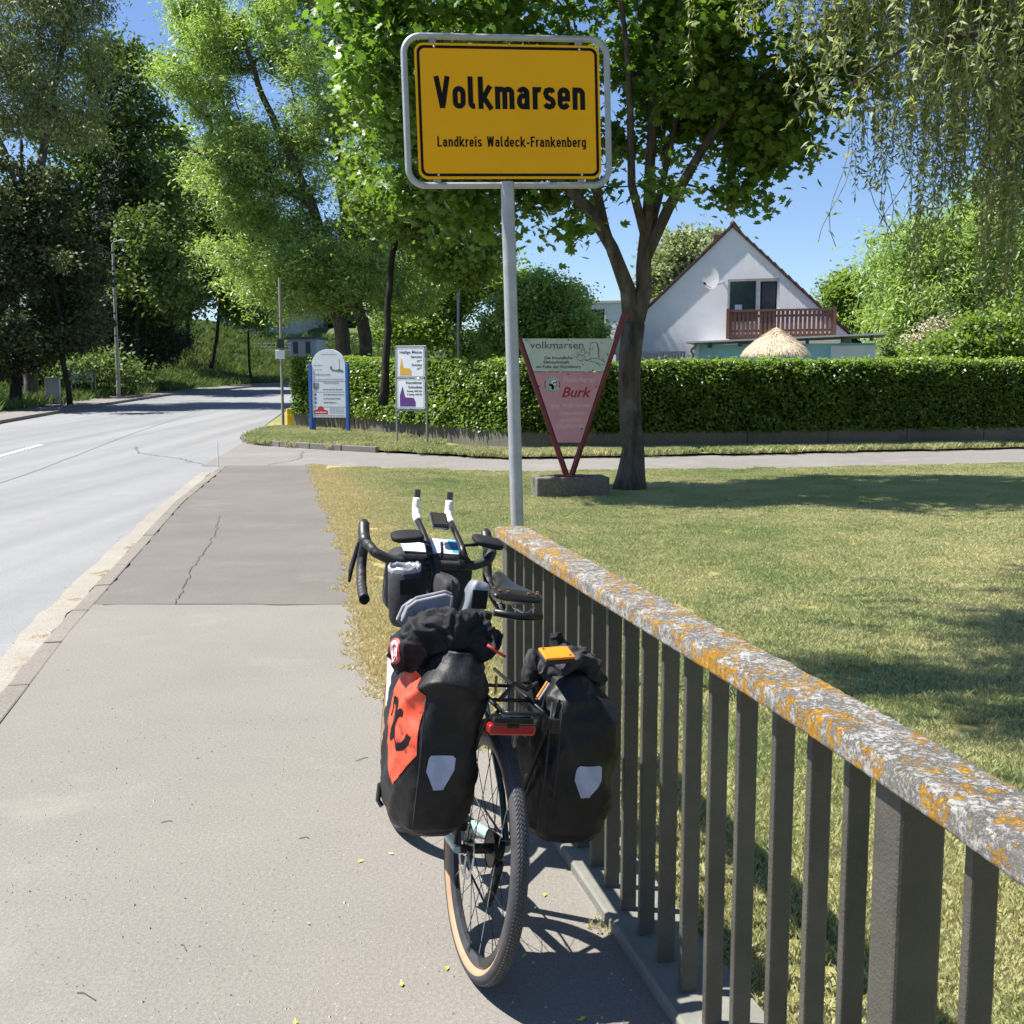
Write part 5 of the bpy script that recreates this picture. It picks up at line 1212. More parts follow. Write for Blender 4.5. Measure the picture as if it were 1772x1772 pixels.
# ------------------------------------------------------------------ the bicycle
BM = Matrix.Translation((-.118, 2.862, .004)) @ Matrix.Rotation(R_(107), 4, 'Z') @ Matrix.Rotation(R_(6.5), 4, 'X')
def bthing(name, label, cat):
    o = bpy.data.objects.new(name, None); COL.objects.link(o); o.matrix_world = BM; o.empty_display_size = .1; return put(o, label, cat)
bi = bthing('touring_bicycle', 'loaded touring bicycle with drop handlebar and tan wall tyres leaning against the railing', 'bicycle')
def wheel(cx, rear):
    wprof = [(.318 - .0, -.0), (.300, -.013), (.285, -.012), (.276, -.006), (.276, .006), (.285, .012), (.300, .013), (.304, .010), (.304, -.010), (.300, -.013)][1:]
    w = MB().lathe(wprof, 64, 'Y').build('rear_wheel' if rear else 'front_wheel', M['rim'], bi, auto=True); w.location = (cx, 0, .345)
    RC, rc = .3235, .0215
    side = [(RC + rc * math.cos(R_(a)), rc * math.sin(R_(a))) for a in range(-162, -94, 11)]
    for s in (1, -1): MB().lathe([(r_, y * s) for r_, y in side], 72, 'Y').build('tyre_sidewall', M['tan'], w, smooth=True)
    MB().lathe([(RC + (rc + .0006) * math.cos(R_(a)), (rc + .0006) * math.sin(R_(a))) for a in range(-100, 101, 10)], 96, 'Y').build('tyre', M['tyre'], w, smooth=True)
    td = MB(); N = 190
    for i in range(N):
        for s, c0 in ((1, 0), (-1, 0), (1, 1), (-1, 1), (0, 2)):
            th = 2 * math.pi * (i + (0 if s == 1 else .5)) / N; vs = []
            cols = {0: (4, 17), 1: (21, 36), 2: (-2, 2)}[c0]
            for k2, (ph, dt) in enumerate(((cols[0], 0), (cols[1], .62 if s else 0))):
                for e_ in (0, .58):
                    for hgt in (.0, .0022):
                        ang = th + (dt + e_) * 2 * math.pi / N; pr = R_(ph) * (s or 1); q = rc + hgt
                        r_ = RC + q * math.cos(pr); vs.append((r_ * math.cos(ang), q * math.sin(pr), r_ * math.sin(ang)))
            td.add(vs, [(1, 3, 7, 5), (0, 1, 5, 4), (2, 6, 7, 3), (0, 2, 3, 1), (4, 5, 7, 6)])
    td.build('tyre_tread', M['tread'], w, kind='stuff')
    hub = MB().lathe([(0, -.062), (.012, -.062), (.012, -.04), (.026, -.038), (.026, -.030), (.014, -.026), (.014, .026), (.026, .030), (.026, .038), (.012, .04), (.012, .062), (0, .062)], 20, 'Y')
    hub.build('hub', M['darkmetal'], w, auto=True)
    sp = None
    for i in range(28):
        a = 2 * math.pi * i / 28; s = 1 if i % 2 else -1; a2 = a + (.9 if (i // 2) % 2 else -.9)
        P = [(.026 * math.cos(a2), s * .034, .026 * math.sin(a2)), (.278 * math.cos(a), s * .003, .278 * math.sin(a))]
        MB().tube(P, .0012, 4).build('spoke', M['steel'] if i % 5 == 0 else M['darkmetal'], w)
    # brake disc with vents
    dsc = MB(); n = 48; rin, rout = .064, .08
    for i in range(n):
        if i % 4 == 3: rr_ = (.072, .08)
        else: rr_ = (rin, .08)
        a0, a1 = 2 * math.pi * i / n, 2 * math.pi * (i + 1) / n
        dsc.add([(r_ * math.cos(a), .045, r_ * math.sin(a)) for a in (a0, a1) for r_ in rr_], [(0, 1, 3, 2)])
    for i in range(6):
        a = i * math.pi / 3; dsc.tube([(.018 * math.cos(a), .045, .018 * math.sin(a)), (.068 * math.cos(a + .5), .045, .068 * math.sin(a + .5))], .004, 4)
    dsc.build('brake_disc', M['steel'] if rear else M['darkmetal'], w)
    return w
rw = wheel(0, True); fwh = wheel(1.05, False)
def bt(name, P, r, mat, n=12, **k_): return MB().tube(P, r, n).build(name, M[mat], bi, auto=True, **k_)
bt('chainstay', [(.0, .068, .345), (.1, .062, .335), (.38, .036, .29), (.43, .03, .28)], [.014, .016, .017, .018], 'frame')
bt('chainstay', [(.0, -.068, .345), (.1, -.062, .335), (.38, -.036, .29), (.43, -.03, .28)], [.014, .016, .017, .018], 'frame')
for s in (1, -1): bt('seatstay', [(.0, s * .068, .35), (.08, s * .066, .47), (.22, s * .036, .68), (.285, s * .018, .77)], .0095, 'frame_dark')
bt('seat_tube', [(.43, 0, .28), (.265, 0, .83)], .0165, 'frame_dark'); bt('top_tube', [(.275, 0, .79), (.86, 0, .86)], .018, 'frame_dark'); bt('down_tube', [(.43, 0, .29), (.875, 0, .74)], .024, 'frame')
bt('head_tube', [(.90, 0, .70), (.85, 0, .90)], .023, 'frame'); bt('stem', [(.85, 0, .90), (.838, 0, .955), (.88, 0, .985), (.90, 0, 1.0)], .016, 'darkmetal')
for s in (1, -1): bt('fork_leg', [(.905, s * .02, .70), (.925, s * .052, .64), (.985, s * .056, .48), (1.05, s * .056, .345)], [.016, .018, .014, .010], 'frame')
bt('seat_post', [(.265, 0, .80), (.245, -.02, .95)], .0135, 'darkmetal')
bt('bottom_bracket', [(.43, -.05, .28), (.43, .05, .28)], .023, 'darkmetal')
MB().lathe([(.045, -.052), (.088, -.052), (.092, -.050), (.088, -.048), (.045, -.048)], 36, 'Y', (.43, 0, .28)).build('chainring', M['darkmetal'], bi, auto=True)
bt('crank', [(.43, -.065, .28), (.56, -.075, .175)], .010, 'darkmetal'); bt('crank', [(.43, .065, .28), (.30, .075, .385)], .010, 'darkmetal')
for c in ((.56, -.125, .172), (.30, .125, .388)): MB().box(c, (.095, .09, .02)).build('pedal', M['steel'], bi, bevel=.004)
cs = MB()
for i in range(9): cs.lathe([(.012, -.022 - i * .0042), (.052 - i * .0032, -.022 - i * .0042), (.052 - i * .0032, -.0202 - i * .0042)], 22, 'Y', (0, 0, .345))
cs.build('cassette', M['darkmetal'], bi)
MB().tube([(0, -.052, .30), (.022, -.056, .26), (.03, -.05, .19), (.045, -.048, .165)], [.014, .016, .012, .012], 8).build('rear_derailleur', M['darkmetal'], bi, smooth=True)
for c in ((.02, -.048, .255), (.045, -.048, .175)): MB().lathe([(.004, -.003), (.022, -.003), (.022, .003), (.004, .003)], 14, 'Y', c).build('jockey_wheel', M['dullplastic'], bi)
bt('chain', [(.43, -.05, .368), (.2, -.05, .39), (0, -.046, .388)], .0035, 'darkmetal', 5); bt('chain', [(.43, -.05, .192), (.25, -.05, .17), (.045, -.048, .153)], .0035, 'darkmetal', 5)
MB().box((.055, .052, .405), (.05, .03, .05)).build('brake_caliper', M['darkmetal'], bi, bevel=.006)
# saddle
def loft(secs, n=28, ncap=4):
    """secs: (x, yc, zc, hy, hz_up, hz_dn)"""
    vs = []; S = np.array(secs); t = np.linspace(0, len(secs) - 1, (len(secs) - 1) * 4 + 1)
    S = np.stack([np.interp(t, np.arange(len(secs)), S[:, i]) for i in range(S.shape[1])], 1); m = n
    for x, yc, zc, hy, hu, hd in S:
        for i in range(n):
            a = 2 * math.pi * i / n; c, s = math.cos(a), math.sin(a)
            vs.append((x, yc + hy * math.copysign(abs(c) ** .8, c), zc + (hu if s > 0 else hd) * math.copysign(abs(s) ** .8, s)))
    fs = [(j * m + i, j * m + (i + 1) % m, (j + 1) * m + (i + 1) % m, (j + 1) * m + i) for j in range(len(S) - 1) for i in range(m)]
    fs += [tuple(range(m))[::-1], tuple(range((len(S) - 1) * m, len(S) * m))]
    return MB().add(vs, fs)
sd_ = loft([(.185, 0, .985, .03, .006, .006), (.19, 0, .988, .070, .010, .012), (.22, 0, .99, .078, .014, .022), (.27, 0, .985, .066, .018, .035), (.33, 0, .985, .036, .018, .035), (.40, 0, .990, .022, .016, .03), (.45, 0, .995, .018, .014, .03), (.465, 0, .99, .012, .006, .012)]).build('saddle', M['leather'], bi, smooth=True)
for s in (1, -1):
    MB().tube([(.20, s * .05, .965), (.215, s * .035, .94), (.30, s * .022, .935), (.40, s * .012, .955)], .0036, 6).build('saddle_rail', M['steel'], sd_, smooth=True)
    for x, y in ((.205, .055), (.205, .03), (.235, .064)): MB().ico((x, s * y, 1.002), .0055, 1, (1, 1, .5)).build('rivet', M['copper'], sd_)
MB().tube([(.175, -.07, .945), (.17, 0, .94), (.175, .07, .945)], .011, 8).build('saddle_roll', M['darkmetal'], sd_, smooth=True)
sd_.location = (0, -.030, .018); sd_.rotation_euler = (R_(2), R_(-3), R_(-3))
# handlebar with bends
XB = .90
def barside(s):
    w = .228
    return [(XB, 0, .985), (XB, s * .08, .986), (XB + .002, s * .15, .992), (XB + .008, s * .20, 1.012), (XB + .045, s * .222, 1.035), (XB + .085, s * .225, 1.03), (XB + .105, s * .226, .99), (XB + .09, s * .228, .945), (XB + .04, s * .232, .90), (XB - .03, s * .236, .875), (XB - .075, s * .238, .865)]
for s in (1, -1):
    P = smooth3 = [Vector(p) for p in barside(s)]
    MB().tube(dense([tuple(p) for p in P], .012), .0172, 14).build('handlebar', M['bartape'], bi, smooth=True)
    MB().tube([(XB + .06, s * .224, 1.035), (XB + .10, s * .225, 1.045), (XB + .135, s * .224, 1.065), (XB + .15, s * .223, 1.095), (XB + .145, s * .223, 1.105)], [.019, .021, .021, .019, .010], 12).build('brake_hood', M['dullplastic'], bi, smooth=True)
    MB().tube([(XB + .155, s * .225, 1.06), (XB + .17, s * .235, 1.0), (XB + .14, s * .255, .93), (XB + .11, s * .262, .89)], [.006, .009, .009, .005], 8).build('brake_lever', M['darkmetal'], bi, smooth=True)
    MB().lathe([(0, -.003), (.017, -.003), (.0185, 0), (.0165, .004), (.006, .001), (0, .002)], 20, 'X', (XB - .078, s * .238, .865)).build('bar_end_plug', M['gloss'], bi, auto=True)
for y in (.018, -.104):
    MB().tube([(XB - .03, y, 1.022), (XB + .02, y, 1.05), (XB + .12, y, 1.085), (XB + .19, y + .006, 1.115)], [.0125, .012, .0115, .0115], 12).build('aero_bar', M['darkmetal'], bi, smooth=True)
    MB().tube(dense([(XB + .185, y + .006, 1.112), (XB + .215, y + .007, 1.128), (XB + .235, y + .006, 1.15), (XB + .245, y + .004, 1.19)], .008), .0152, 12).build('aero_bar_tape', M['tape'], bi, smooth=True)
    MB().tube([(XB + .245, y + .004, 1.188), (XB + .248, y + .004, 1.222)], .0112, 12).build('aero_bar_tip', M['gloss'], bi, auto=True)
    MB().lathe([(.016, -.013), (.020, -.011), (.020, .011), (.016, .013)], 16, 'Y', (XB, y, .99)).build('bar_clamp', M['darkmetal'], bi, auto=True)
    MB().tube([(XB - .01, y, 1.03), (XB - .006, y, 1.06), (XB, y + (.05 if y > 0 else -.05), 1.066)], .006, 6).build('pad_bracket', M['darkmetal'], bi)
def softbox(c, hx, hy, hz, e=.5, n=20, dent=0, seed=0, rot=None):
    vs = []; fs = []; m = n
    for j in range(m + 1):
        ph = -math.pi / 2 + math.pi * j / m
        for i in range(2 * n):
            th = math.pi * i / n
            f_ = lambda t: math.copysign(abs(t) ** e, t)
            v = Vector((hx * f_(math.cos(ph)) * f_(math.cos(th)), hy * f_(math.cos(ph)) * f_(math.sin(th)), hz * f_(math.sin(ph))))
            if dent: v *= 1 + dent * noise.noise(v * 18 + Vector((seed, 0, 0))) + dent * .6 * noise.noise(v * 45 + Vector((seed, 9, 0)))
            if rot: v = rot @ v
            vs.append(v + Vector(c))
    w = 2 * n
    fs = [(j * w + i, j * w + (i + 1) % w, (j + 1) * w + (i + 1) % w, (j + 1) * w + i) for j in range(m) for i in range(w)]
    return MB().add(vs, fs)
for s, y in ((1, .100), (-1, -.188)):
    softbox((XB - .01, y, 1.078), .045, .056, .014, .6, 14, .06, 3 + s, Matrix.Rotation(R_(-8 * s), 3, 'X') @ Matrix.Rotation(R_(-12), 3, 'Y')).build('elbow_pad', M['softblack'], bi, smooth=True)
# rack and tail light
rk = bt('rear_rack', [(-.21, .055, .785), (.24, .055, .785)], .006, 'darkmetal', 8)
for P in ([(-.21, -.055, .785), (.24, -.055, .785)], [(-.21, .055, .785), (-.222, .04, .785), (-.222, -.04, .785), (-.21, -.055, .785)], [(-.1, .055, .785), (-.1, -.055, .785)], [(.05, .055, .785), (.05, -.055, .785)], [(-.19, .055, .783), (-.18, .085, .755), (-.14, .088, .70), (-.03, .083, .50), (.0, .078, .36)], [(-.19, -.055, .783), (-.18, -.085, .755), (-.14, -.088, .70), (-.03, -.083, .50), (.0, -.078, .36)],
          [(.0, .078, .38), (.10, .08, .6), (.13, .06, .78)], [(.0, -.078, .38), (.10, -.08, .6), (.13, -.06, .78)], [(-.2, .075, .80), (.0, .078, .80), (.05, .07, .79)]):
    MB().tube(P, .0052, 8).build('rack_strut', M['darkmetal'], rk, smooth=True)
tlx = -.225; tly = .028; tlz = .752
def roundbar(x0, x1, w, z0, z1, r): return MB().prism(rrect(-w, z0, w, z1, r, 5), x0, x1, lambda u, v, h: Vector((h, tly + u, tlz + v)))
tl_ = roundbar(tlx, tlx + .03, .062, -.024, .004, .009).build('tail_light', M['redlens'], bi, bevel=.005); roundbar(tlx - .003, tlx + .034, .055, .0042, .024, .009).build('light_housing', M['gloss'], tl_, bevel=.004)
MB().box((tlx - .001, tly, tlz + .001), (.006, .03, .008)).build('light_centre_clip', M['gloss'], tl_)
MB().tube([(-.06, .03, .79), (-.065, .034, .84)], .0035, 6).build('bright_stay', M['steel'], rk)
MB().tube(dense([(-.15, .045, .80), (-.12, .0, .835), (-.10, -.04, .815), (-.09, -.07, .83), (-.06, -.09, .80)], .01), .006, 6).build('bungee_strap', M['dullplastic'], rk, smooth=True)
# things carried on the bicycle ------------------------------------------------
def bmesh_thing(mb, name, mat, label, cat, smooth=True, **k_):
    o = mb.build(name, M[mat], None, smooth=smooth, **k_); o.matrix_world = BM; return put(o, label, cat)
def pannier(levels, seed, n=72, m=90, twist=0):
    """levels: z, xc, yc, hx, hy, e"""
    A = np.array(levels); zt = np.linspace(0, 1, m); zz = np.interp(zt, np.linspace(0, 1, len(A)), A[:, 0]); vs = []
    g_ = [np.interp(zz, A[:, 0], A[:, i]) for i in range(1, 6)]
    for j in range(m):
        z = zz[j]; xc, yc, hx, hy, e = (q[j] for q in g_)
        for i in range(n):
            a = 2 * math.pi * i / n; c, s = math.cos(a), math.sin(a)
            x = xc + hx * math.copysign(abs(c) ** e, c); y = yc + hy * math.copysign(abs(s) ** e, s)
            p = Vector((x, y, z)); o = Vector((c, s, 0))
            t = (z - A[0, 0]) / (A[-1, 0] - A[0, 0])
            fold = abs(noise.noise((p.x * 9 + p.z * 5 + seed, p.y * 9 - p.z * 3, p.z * 5))) ; fold2 = abs(noise.noise((p.x * 20 - p.z * 14, p.y * 20 + seed, p.z * 14)))
            vs.append(p + o * ((.25 - fold) * .032 * (.5 + t) + (.2 - fold2) * .010 + noise.noise((p.x * 60, p.y * 60, p.z * 60)) * .0012))
    fs = [(j * n + i, j * n + (i + 1) % n, (j + 1) * n + (i + 1) % n, (j + 1) * n + i) for j in range(m - 1) for i in range(n)]
    fs += [tuple(range(n))[::-1], tuple(range((m - 1) * n, m * n))]
    return MB().add(vs, fs)
def decal(ob, poly, name, mat, origin, U, V, D, off=.003, cuts=6, holes=None):
    """flat print laid on a curved surface: outline in U,V, dropped along D onto the mesh of ob"""
    bvh = BVHTree.FromPolygons([v.co for v in ob.data.vertices], [tuple(p.vertices) for p in ob.data.polygons])
    bm = bmesh.new(); polys = poly if isinstance(poly[0][0], (tuple, list)) else [poly]
    for pg in polys:
        f = bm.faces.new([bm.verts.new((u, v, 0)) for u, v in pg])
    bmesh.ops.triangulate(bm, faces=bm.faces[:])
    for _ in range(cuts):
        E_ = [e for e in bm.edges if e.calc_length() > .009]
        if not E_: break
        bmesh.ops.subdivide_edges(bm, edges=E_, cuts=1); bmesh.ops.triangulate(bm, faces=[f for f in bm.faces if len(f.verts) > 3])
    O = Vector(origin); U, V, D = Vector(U).normalized(), Vector(V).normalized(), Vector(D).normalized()
    for v in bm.verts:
        p = O + U * v.co.x + V * v.co.y; h = bvh.ray_cast(p - D * .4, D, .8)
        v.co = (h[0] - D * off) if h[0] else p
    me = bpy.data.meshes.new(name); bm.to_mesh(me); bm.free(); me.materials.append(M[mat]); me.polygons.foreach_set('use_smooth', [True] * len(me.polygons))
    return link(name, me, ob)
def rib2poly(P, w):
    mb = MB(); mb.ribbon(P, w, lambda u, v: Vector((u, v, 0))); return [[(mb.v[i][0], mb.v[i][1]) for i in f] for f in mb.f]
lpn = pannier([(.425, .02, .180, .10, .055, .8), (.432, .015, .180, .145, .082, .70), (.46, .01, .178, .165, .100, .6), (.55, .0, .178, .172, .108, .58), (.68, 0, .176, .175, .110, .6), (.79, .0, .168, .170, .108, .64), (.85, .0, .158, .16, .094, .7), (.885, .0, .150, .145, .072, .72), (.91, 0, .146, .13, .045, .75)], 3)
lp_ = bmesh_thing(lpn, 'left_pannier', 'pvc', 'black roll top pannier with scuffed orange emblem on the left of the rack', 'pannier')
lp_.name = 'bicycle_pannier'
rpn = pannier([(.405, .02, -.200, .10, .06, .7), (.412, .015, -.203, .145, .09, .6), (.44, .01, -.205, .162, .108, .55), (.53, .0, -.206, .166, .114, .54), (.66, 0, -.204, .168, .116, .55), (.75, .0, -.198, .162, .112, .6), (.80, .0, -.188, .152, .092, .65), (.835, .02, -.178, .14, .06, .7), (.855, .04, -.17, .12, .035, .7)], 8)
rp_ = bmesh_thing(rpn, 'bicycle_pannier', 'pvc', 'black roll top pannier on the right of the rack beside the railing bars', 'pannier')
refl = [(-.034, .038), (-.028, .045), (.028, .045), (.036, .038), (.036, .008), (.012, -.044), (-.014, -.044), (-.037, .004)]
decal(lp_, refl, 'reflector', 'reflector', (-.2, .186, .612), (0, -1, 0), (0, 0, 1), (1, 0, 0))
decal(rp_, refl, 'reflector', 'reflector', (-.2, -.215, .590), (0, -1, 0), (0, 0, 1), (1, 0, 0))
eo = (-.13, .34, .70); U_ = (-.74, -.67, 0); D_ = (.67, -.74, 0)
decal(lp_, [(-.075, .085), (-.030, .15), (.03, .135), (.078, .10), (.075, .03), (.085, -.045), (.045, -.10), (.0, -.15), (-.04, -.11), (-.065, -.05), (-.072, .02)], 'orange_emblem', 'emblem', eo, U_, (0, 0, 1), D_)
q_ = lambda P: [((x - 200) * .00052, (900 - y) * .00042) for x, y in P]
sym = rib2poly(q_([(98, 752), (101, 868)]), .010) + rib2poly(q_([(100, 765), (128, 768), (152, 790), (165, 830), (167, 880), (157, 930), (138, 972), (116, 1002)]), .019) + rib2poly(q_([(226, 800), (200, 803), (180, 830), (168, 880), (172, 940), (194, 985), (228, 1000), (262, 985), (288, 950), (298, 905)]), .019) + [q_([(212 + 17 * math.cos(a * .7854), 795 + 22 * math.sin(a * .7854)) for a in range(8)]), q_([(118 + 15 * math.cos(a * .7854), 996 + 20 * math.sin(a * .7854)) for a in range(8)])]
decal(lp_, sym, 'emblem_symbol', 'black', eo, U_, (0, 0, 1), D_, off=.0042, cuts=3)
MB().tube([(.08, .270, .50), (.095, .280, .49), (.098, .280, .445), (.08, .272, .435)], .007, 8).build('buckle', M['gloss'], lp_, smooth=True)
MB().tube([(.0, .262, .93), (.05, .275, .86), (.06, .282, .84)], .006, 6).build('strap_clip', M['gloss'], lp_, smooth=True)
for ob_, sg, x_ in ((lp_, 1, .065), (rp_, -1, -.085)):
    MB().tube(dense([(-.166, .178 + x_ if sg > 0 else -.205 + x_ * -1, .80), (-.178, .178 + x_ if sg > 0 else -.205 - x_, .64), (-.172, .178 + x_ if sg > 0 else -.205 - x_, .47)], .02), .0022, 5).build('welded_edge', M['pvc_grey'], ob_, smooth=True)
MB().box((-.145, -.105, .735), (.03, .05, .04)).build('rack_hook', M['dullplastic'], rp_, bevel=.004)
MB().tube([(-.165, -.092, .80), (-.166, -.094, .60), (-.155, -.095, .45)], .0035, 5).build('welded_seam', M['pvc_grey'], rp_, smooth=True)
# roll top flaps and folded cloth
def cloth(path, radii, seed, n=72, flat=.6, amp=.016, fr=22, step=.0035):
    P = dense([tuple(p) + (r,) for p, r in zip(path, radii)], step); A = np.array(P); K = 9
    pad = np.pad(A, ((K, K), (0, 0)), mode='edge'); A = np.stack([np.convolve(pad[:, i], np.ones(2 * K + 1) / (2 * K + 1), 'valid') for i in range(4)], 1)
    Q, F = frames([tuple(p[:3]) for p in A]); vs = []; m = len(Q); S = Vector((seed * 3.1, seed, 0))
    for k_, (q, (a, b), p) in enumerate(zip(Q, F, A)):
        end = min(1, (min(k_, m - 1 - k_) + 1) / (m * .10)); end = math.sqrt(max(0, 1 - (1 - end) ** 2))
        for i in range(n):
            t = 2 * math.pi * i / n; d = a * math.cos(t) + b * math.sin(t) * flat; rr = p[3] * (1 + .10 * math.sin(3 * t + k_ * step * 26 + seed)) * end; w = q + d * rr
            wr = noise.noise_vector(w * 13 + S) * .028; c = w + wr
            f1 = max(0, 1 - abs(noise.noise(Vector((c.x * fr, c.y * fr * 1.2, c.z * fr * .6)) + S)) * 2.6) ** 1.6
            f2 = max(0, 1 - abs(noise.noise(Vector((c.z * fr * 2, c.x * fr * 1.6, c.y * fr * 1.1)) + S)) * 2.6) ** 1.6
            dn = d.normalized(); vs.append(w + dn * (amp * (.75 * f1 + .4 * f2 - .45) + noise.noise(w * 90) * .0012) * (.3 + .7 * end))
    fs = [(j * n + i, j * n + (i + 1) % n, (j + 1) * n + (i + 1) % n, (j + 1) * n + i) for j in range(m - 1) for i in range(n)]
    fs += [tuple(range(n))[::-1], tuple(range((m - 1) * n, m * n))]; return MB().add(vs, fs)
jk = bmesh_thing(cloth([(.03, .285, .835), (.0, .262, .88), (-.03, .225, .925), (-.05, .175, .955), (-.06, .12, .945), (-.075, .07, .915), (-.085, .045, .895)], [.040, .060, .066, .058, .056, .045, .03], 5, flat=.95, amp=.026, fr=15), 'softshell_jacket', 'softblack', 'crumpled black jacket with thin red piping stuffed on top of the left pannier', 'jacket')
MB().tube(dense([(.03, .272, .935), (.04, .25, .965), (.04, .225, .975)], .01), .0028, 6).build('red_piping', M['print_red'], jk, smooth=True)
MB().tube(dense([(-.120, .085, .932), (-.128, .06, .918), (-.125, .035, .905)], .01), .004, 6).build('red_piping', M['print_red'], jk, smooth=True)
decal(jk, arc(0, 0, .026, 0, 360, 20, .034)[:-1], 'round_badge', 'print_red', (-.035, .32, .885), (-.85, -.5, 0), (0, 0, 1), (.5, -.85, 0), off=.002)
decal(jk, arc(0, 0, .021, 0, 360, 20, .028)[:-1], 'badge_disc', 'white', (-.035, .32, .885), (-.85, -.5, 0), (0, 0, 1), (.5, -.85, 0), off=.003, cuts=3)
decal(jk, rib2poly([(.012, .014), (.004, .018), (-.008, .008), (-.008, -.012), (.002, -.018), (.008, -.010), (.003, .0)], .006), 'badge_emblem', 'print_red', (-.035, .32, .885), (-.85, -.5, 0), (0, 0, 1), (.5, -.85, 0), off=.004, cuts=1)
GP = [(.285, .955), (.270, .992), (.246, 1.010), (.164, 1.030), (.143, 1.022), (.150, .94), (.213, .90)]
gv = MB()
for x0, x1, P in ((.03, .045, GP), (.05, .062, [(y - .004, z + .006) for y, z in GP]), (.066, .078, [(y + .006, z - .004) for y, z in GP])):
    gv.prism(P, x0, x1, lambda u, v, h: Vector((h + .15 * (v - .97) - .15 * (u - .2), u, v)))
bmesh_thing(gv, 'grey_garment', 'greycloth', 'smooth grey folded garment tucked in front of the black jacket', 'garment', smooth=False, bevel=.004)
MB().box((.032, .150, .998), (.006, .006, .06)).build('pale_edge', M['silver'], bpy.data.objects['grey_garment'], bevel=.002)
bmesh_thing(cloth([(-.02, -.10, .83), (-.04, -.15, .875), (-.03, -.19, .89), (-.02, -.245, .855), (-.01, -.262, .80)], [.035, .045, .046, .040, .028], 17, flat=.8, amp=.022, fr=18), 'rolled_rain_cover', 'pvc_grey', 'crumpled black rain cover bundled on top of the right pannier', 'rain cover')
bmesh_thing(cloth([(.04, -.175, .89), (.05, -.165, .92), (.055, -.16, .945)], [.035, .024, .010], 19, flat=.5, amp=.008, fr=20), 'cloth_tip', 'softblack', 'pointed tip of black cloth standing up above the right pannier', 'cloth')
og = bthing('gps_tracker', 'small orange satellite tracker lying on the right pannier', 'tracker')
OR = Matrix.Translation((-.10, -.112, .905)) @ Matrix.Rotation(R_(4), 4, 'Z') @ Matrix.Rotation(R_(-5), 4, 'X') @ Matrix.Rotation(R_(-16), 4, 'Y') @ Matrix.Rotation(R_(90), 4, 'Z')
def omb(c, d, mat, nm, bv, par):
    o = MB().box(c, d).build(nm, M[mat], par, bevel=bv); o.matrix_local = OR; return o
omb((0, 0, 0), (.085, .060, .013), 'dullplastic', 'lower_shell', .004, og); ot = omb((0, 0, .0105), (.083, .058, .008), 'orange', 'upper_shell', .003, og)
for x, y in ((-.03, .02), (.03, -.02)): omb((x, y, .0152), (.006, .006, .002), 'dullplastic', 'button', .0008, og)
bmesh_thing(cloth([(-.02, -.075, .80), (0, -.085, .85), (.02, -.10, .90)], [.02, .032, .02], 23, flat=.8, amp=.004), 'mesh_pouch', 'pvc_grey', 'small dark pouch tucked between the orange tracker and the rack', 'pouch')
cbm = bthing('orange_carabiner', 'slim orange strap hook hanging below the tracker', 'strap hook')
MB().tube([(-.14, -.055, .80), (-.13, -.085, .845)], .0035, 6).build('hook', M['orange'], cbm); MB().tube([(-.135, -.065, .798), (-.125, -.093, .84)], .003, 6).build('gate', M['steel'], cbm)
# bags at the front
hb_ = softbox((XB + .10, -.012, .91), .075, .150, .115, .35, 22, .03, 2).build('handlebar_bag', M['pvc_grey'], None, smooth=True); hb_.matrix_world = BM; put(hb_, 'dark handlebar bag with a white map on its lid in front of the drop bar', 'handlebar bag')
mp = MB().box((0, 0, 0), (.125, .215, .004)).build('folded_map', M['paper'], None); mp.matrix_world = BM @ Matrix.Translation((XB + .10, -.012, 1.038)) @ Matrix.Rotation(R_(-16), 4, 'Y'); put(mp, 'white folded map lying on the handlebar bag under the aero bars', 'map')
MB().box((.0, -.088, .0026), (.11, .038, .0008)).build('blue_corner', M['mapblue'], mp)
for y in (.005, -.06): 
    s_ = MB().tube([(XB + .03, y - .04, .95), (XB + .02, y - .04, 1.03), (XB + .04, y - .04, 1.06)], .006, 6).build('mount_strap', M['dullplastic'], hb_)
fpx = thing('food_pouch', 'cylindrical grey stem pouch with open drawcord top holding snacks', 'pouch'); fpx.matrix_world = BM @ Matrix.Translation((.80, .108, .885)) @ Matrix.Diagonal((1.12, 1.12, 1.05, 1)) @ Matrix.Rotation(R_(-6), 4, 'X') @ Matrix.Rotation(R_(-4), 4, 'Y')
fl = MB().lathe([(0, -.09), (.036, -.09), (.046, -.07), (.049, 0), (.050, .085), (.047, .088), (.046, .04), (0, .035)], 28).build('body', M['pvc_grey'], fpx, smooth=True)
rp2 = MB(); rg = random.Random(5)
vs = []
for j, (r, z) in enumerate(((.049, .082), (.050, .094), (.046, .105), (.040, .096), (.036, .07))):
    for i in range(36):
        a = 2 * math.pi * i / 36; q = r * (1 + .07 * noise.noise((math.cos(a) * 3, math.sin(a) * 3, j * .7))); vs.append((q * math.cos(a), q * math.sin(a), z + .01 * noise.noise((math.cos(a) * 4, math.sin(a) * 4, 7 + j * .3))))
rp2.add(vs, [(j * 36 + i, j * 36 + (i + 1) % 36, (j + 1) * 36 + (i + 1) % 36, (j + 1) * 36 + i) for j in range(4) for i in range(36)]).build('drawcord_collar', M['silver'], fpx, smooth=True)
MB().box((-.048, 0, .045), (.006, .05, .05)).build('label_patch', M['softblack'], fl, bevel=.002)
softbox((-.0, -.01, .075), .012, .025, .01, .8, 8).build('yellow_wrapper', M['yellowbox'], fpx, smooth=True); softbox((.008, .014, .07), .018, .018, .012, .7, 8, .2).build('grey_wrapper', M['silver'], fpx, smooth=True)
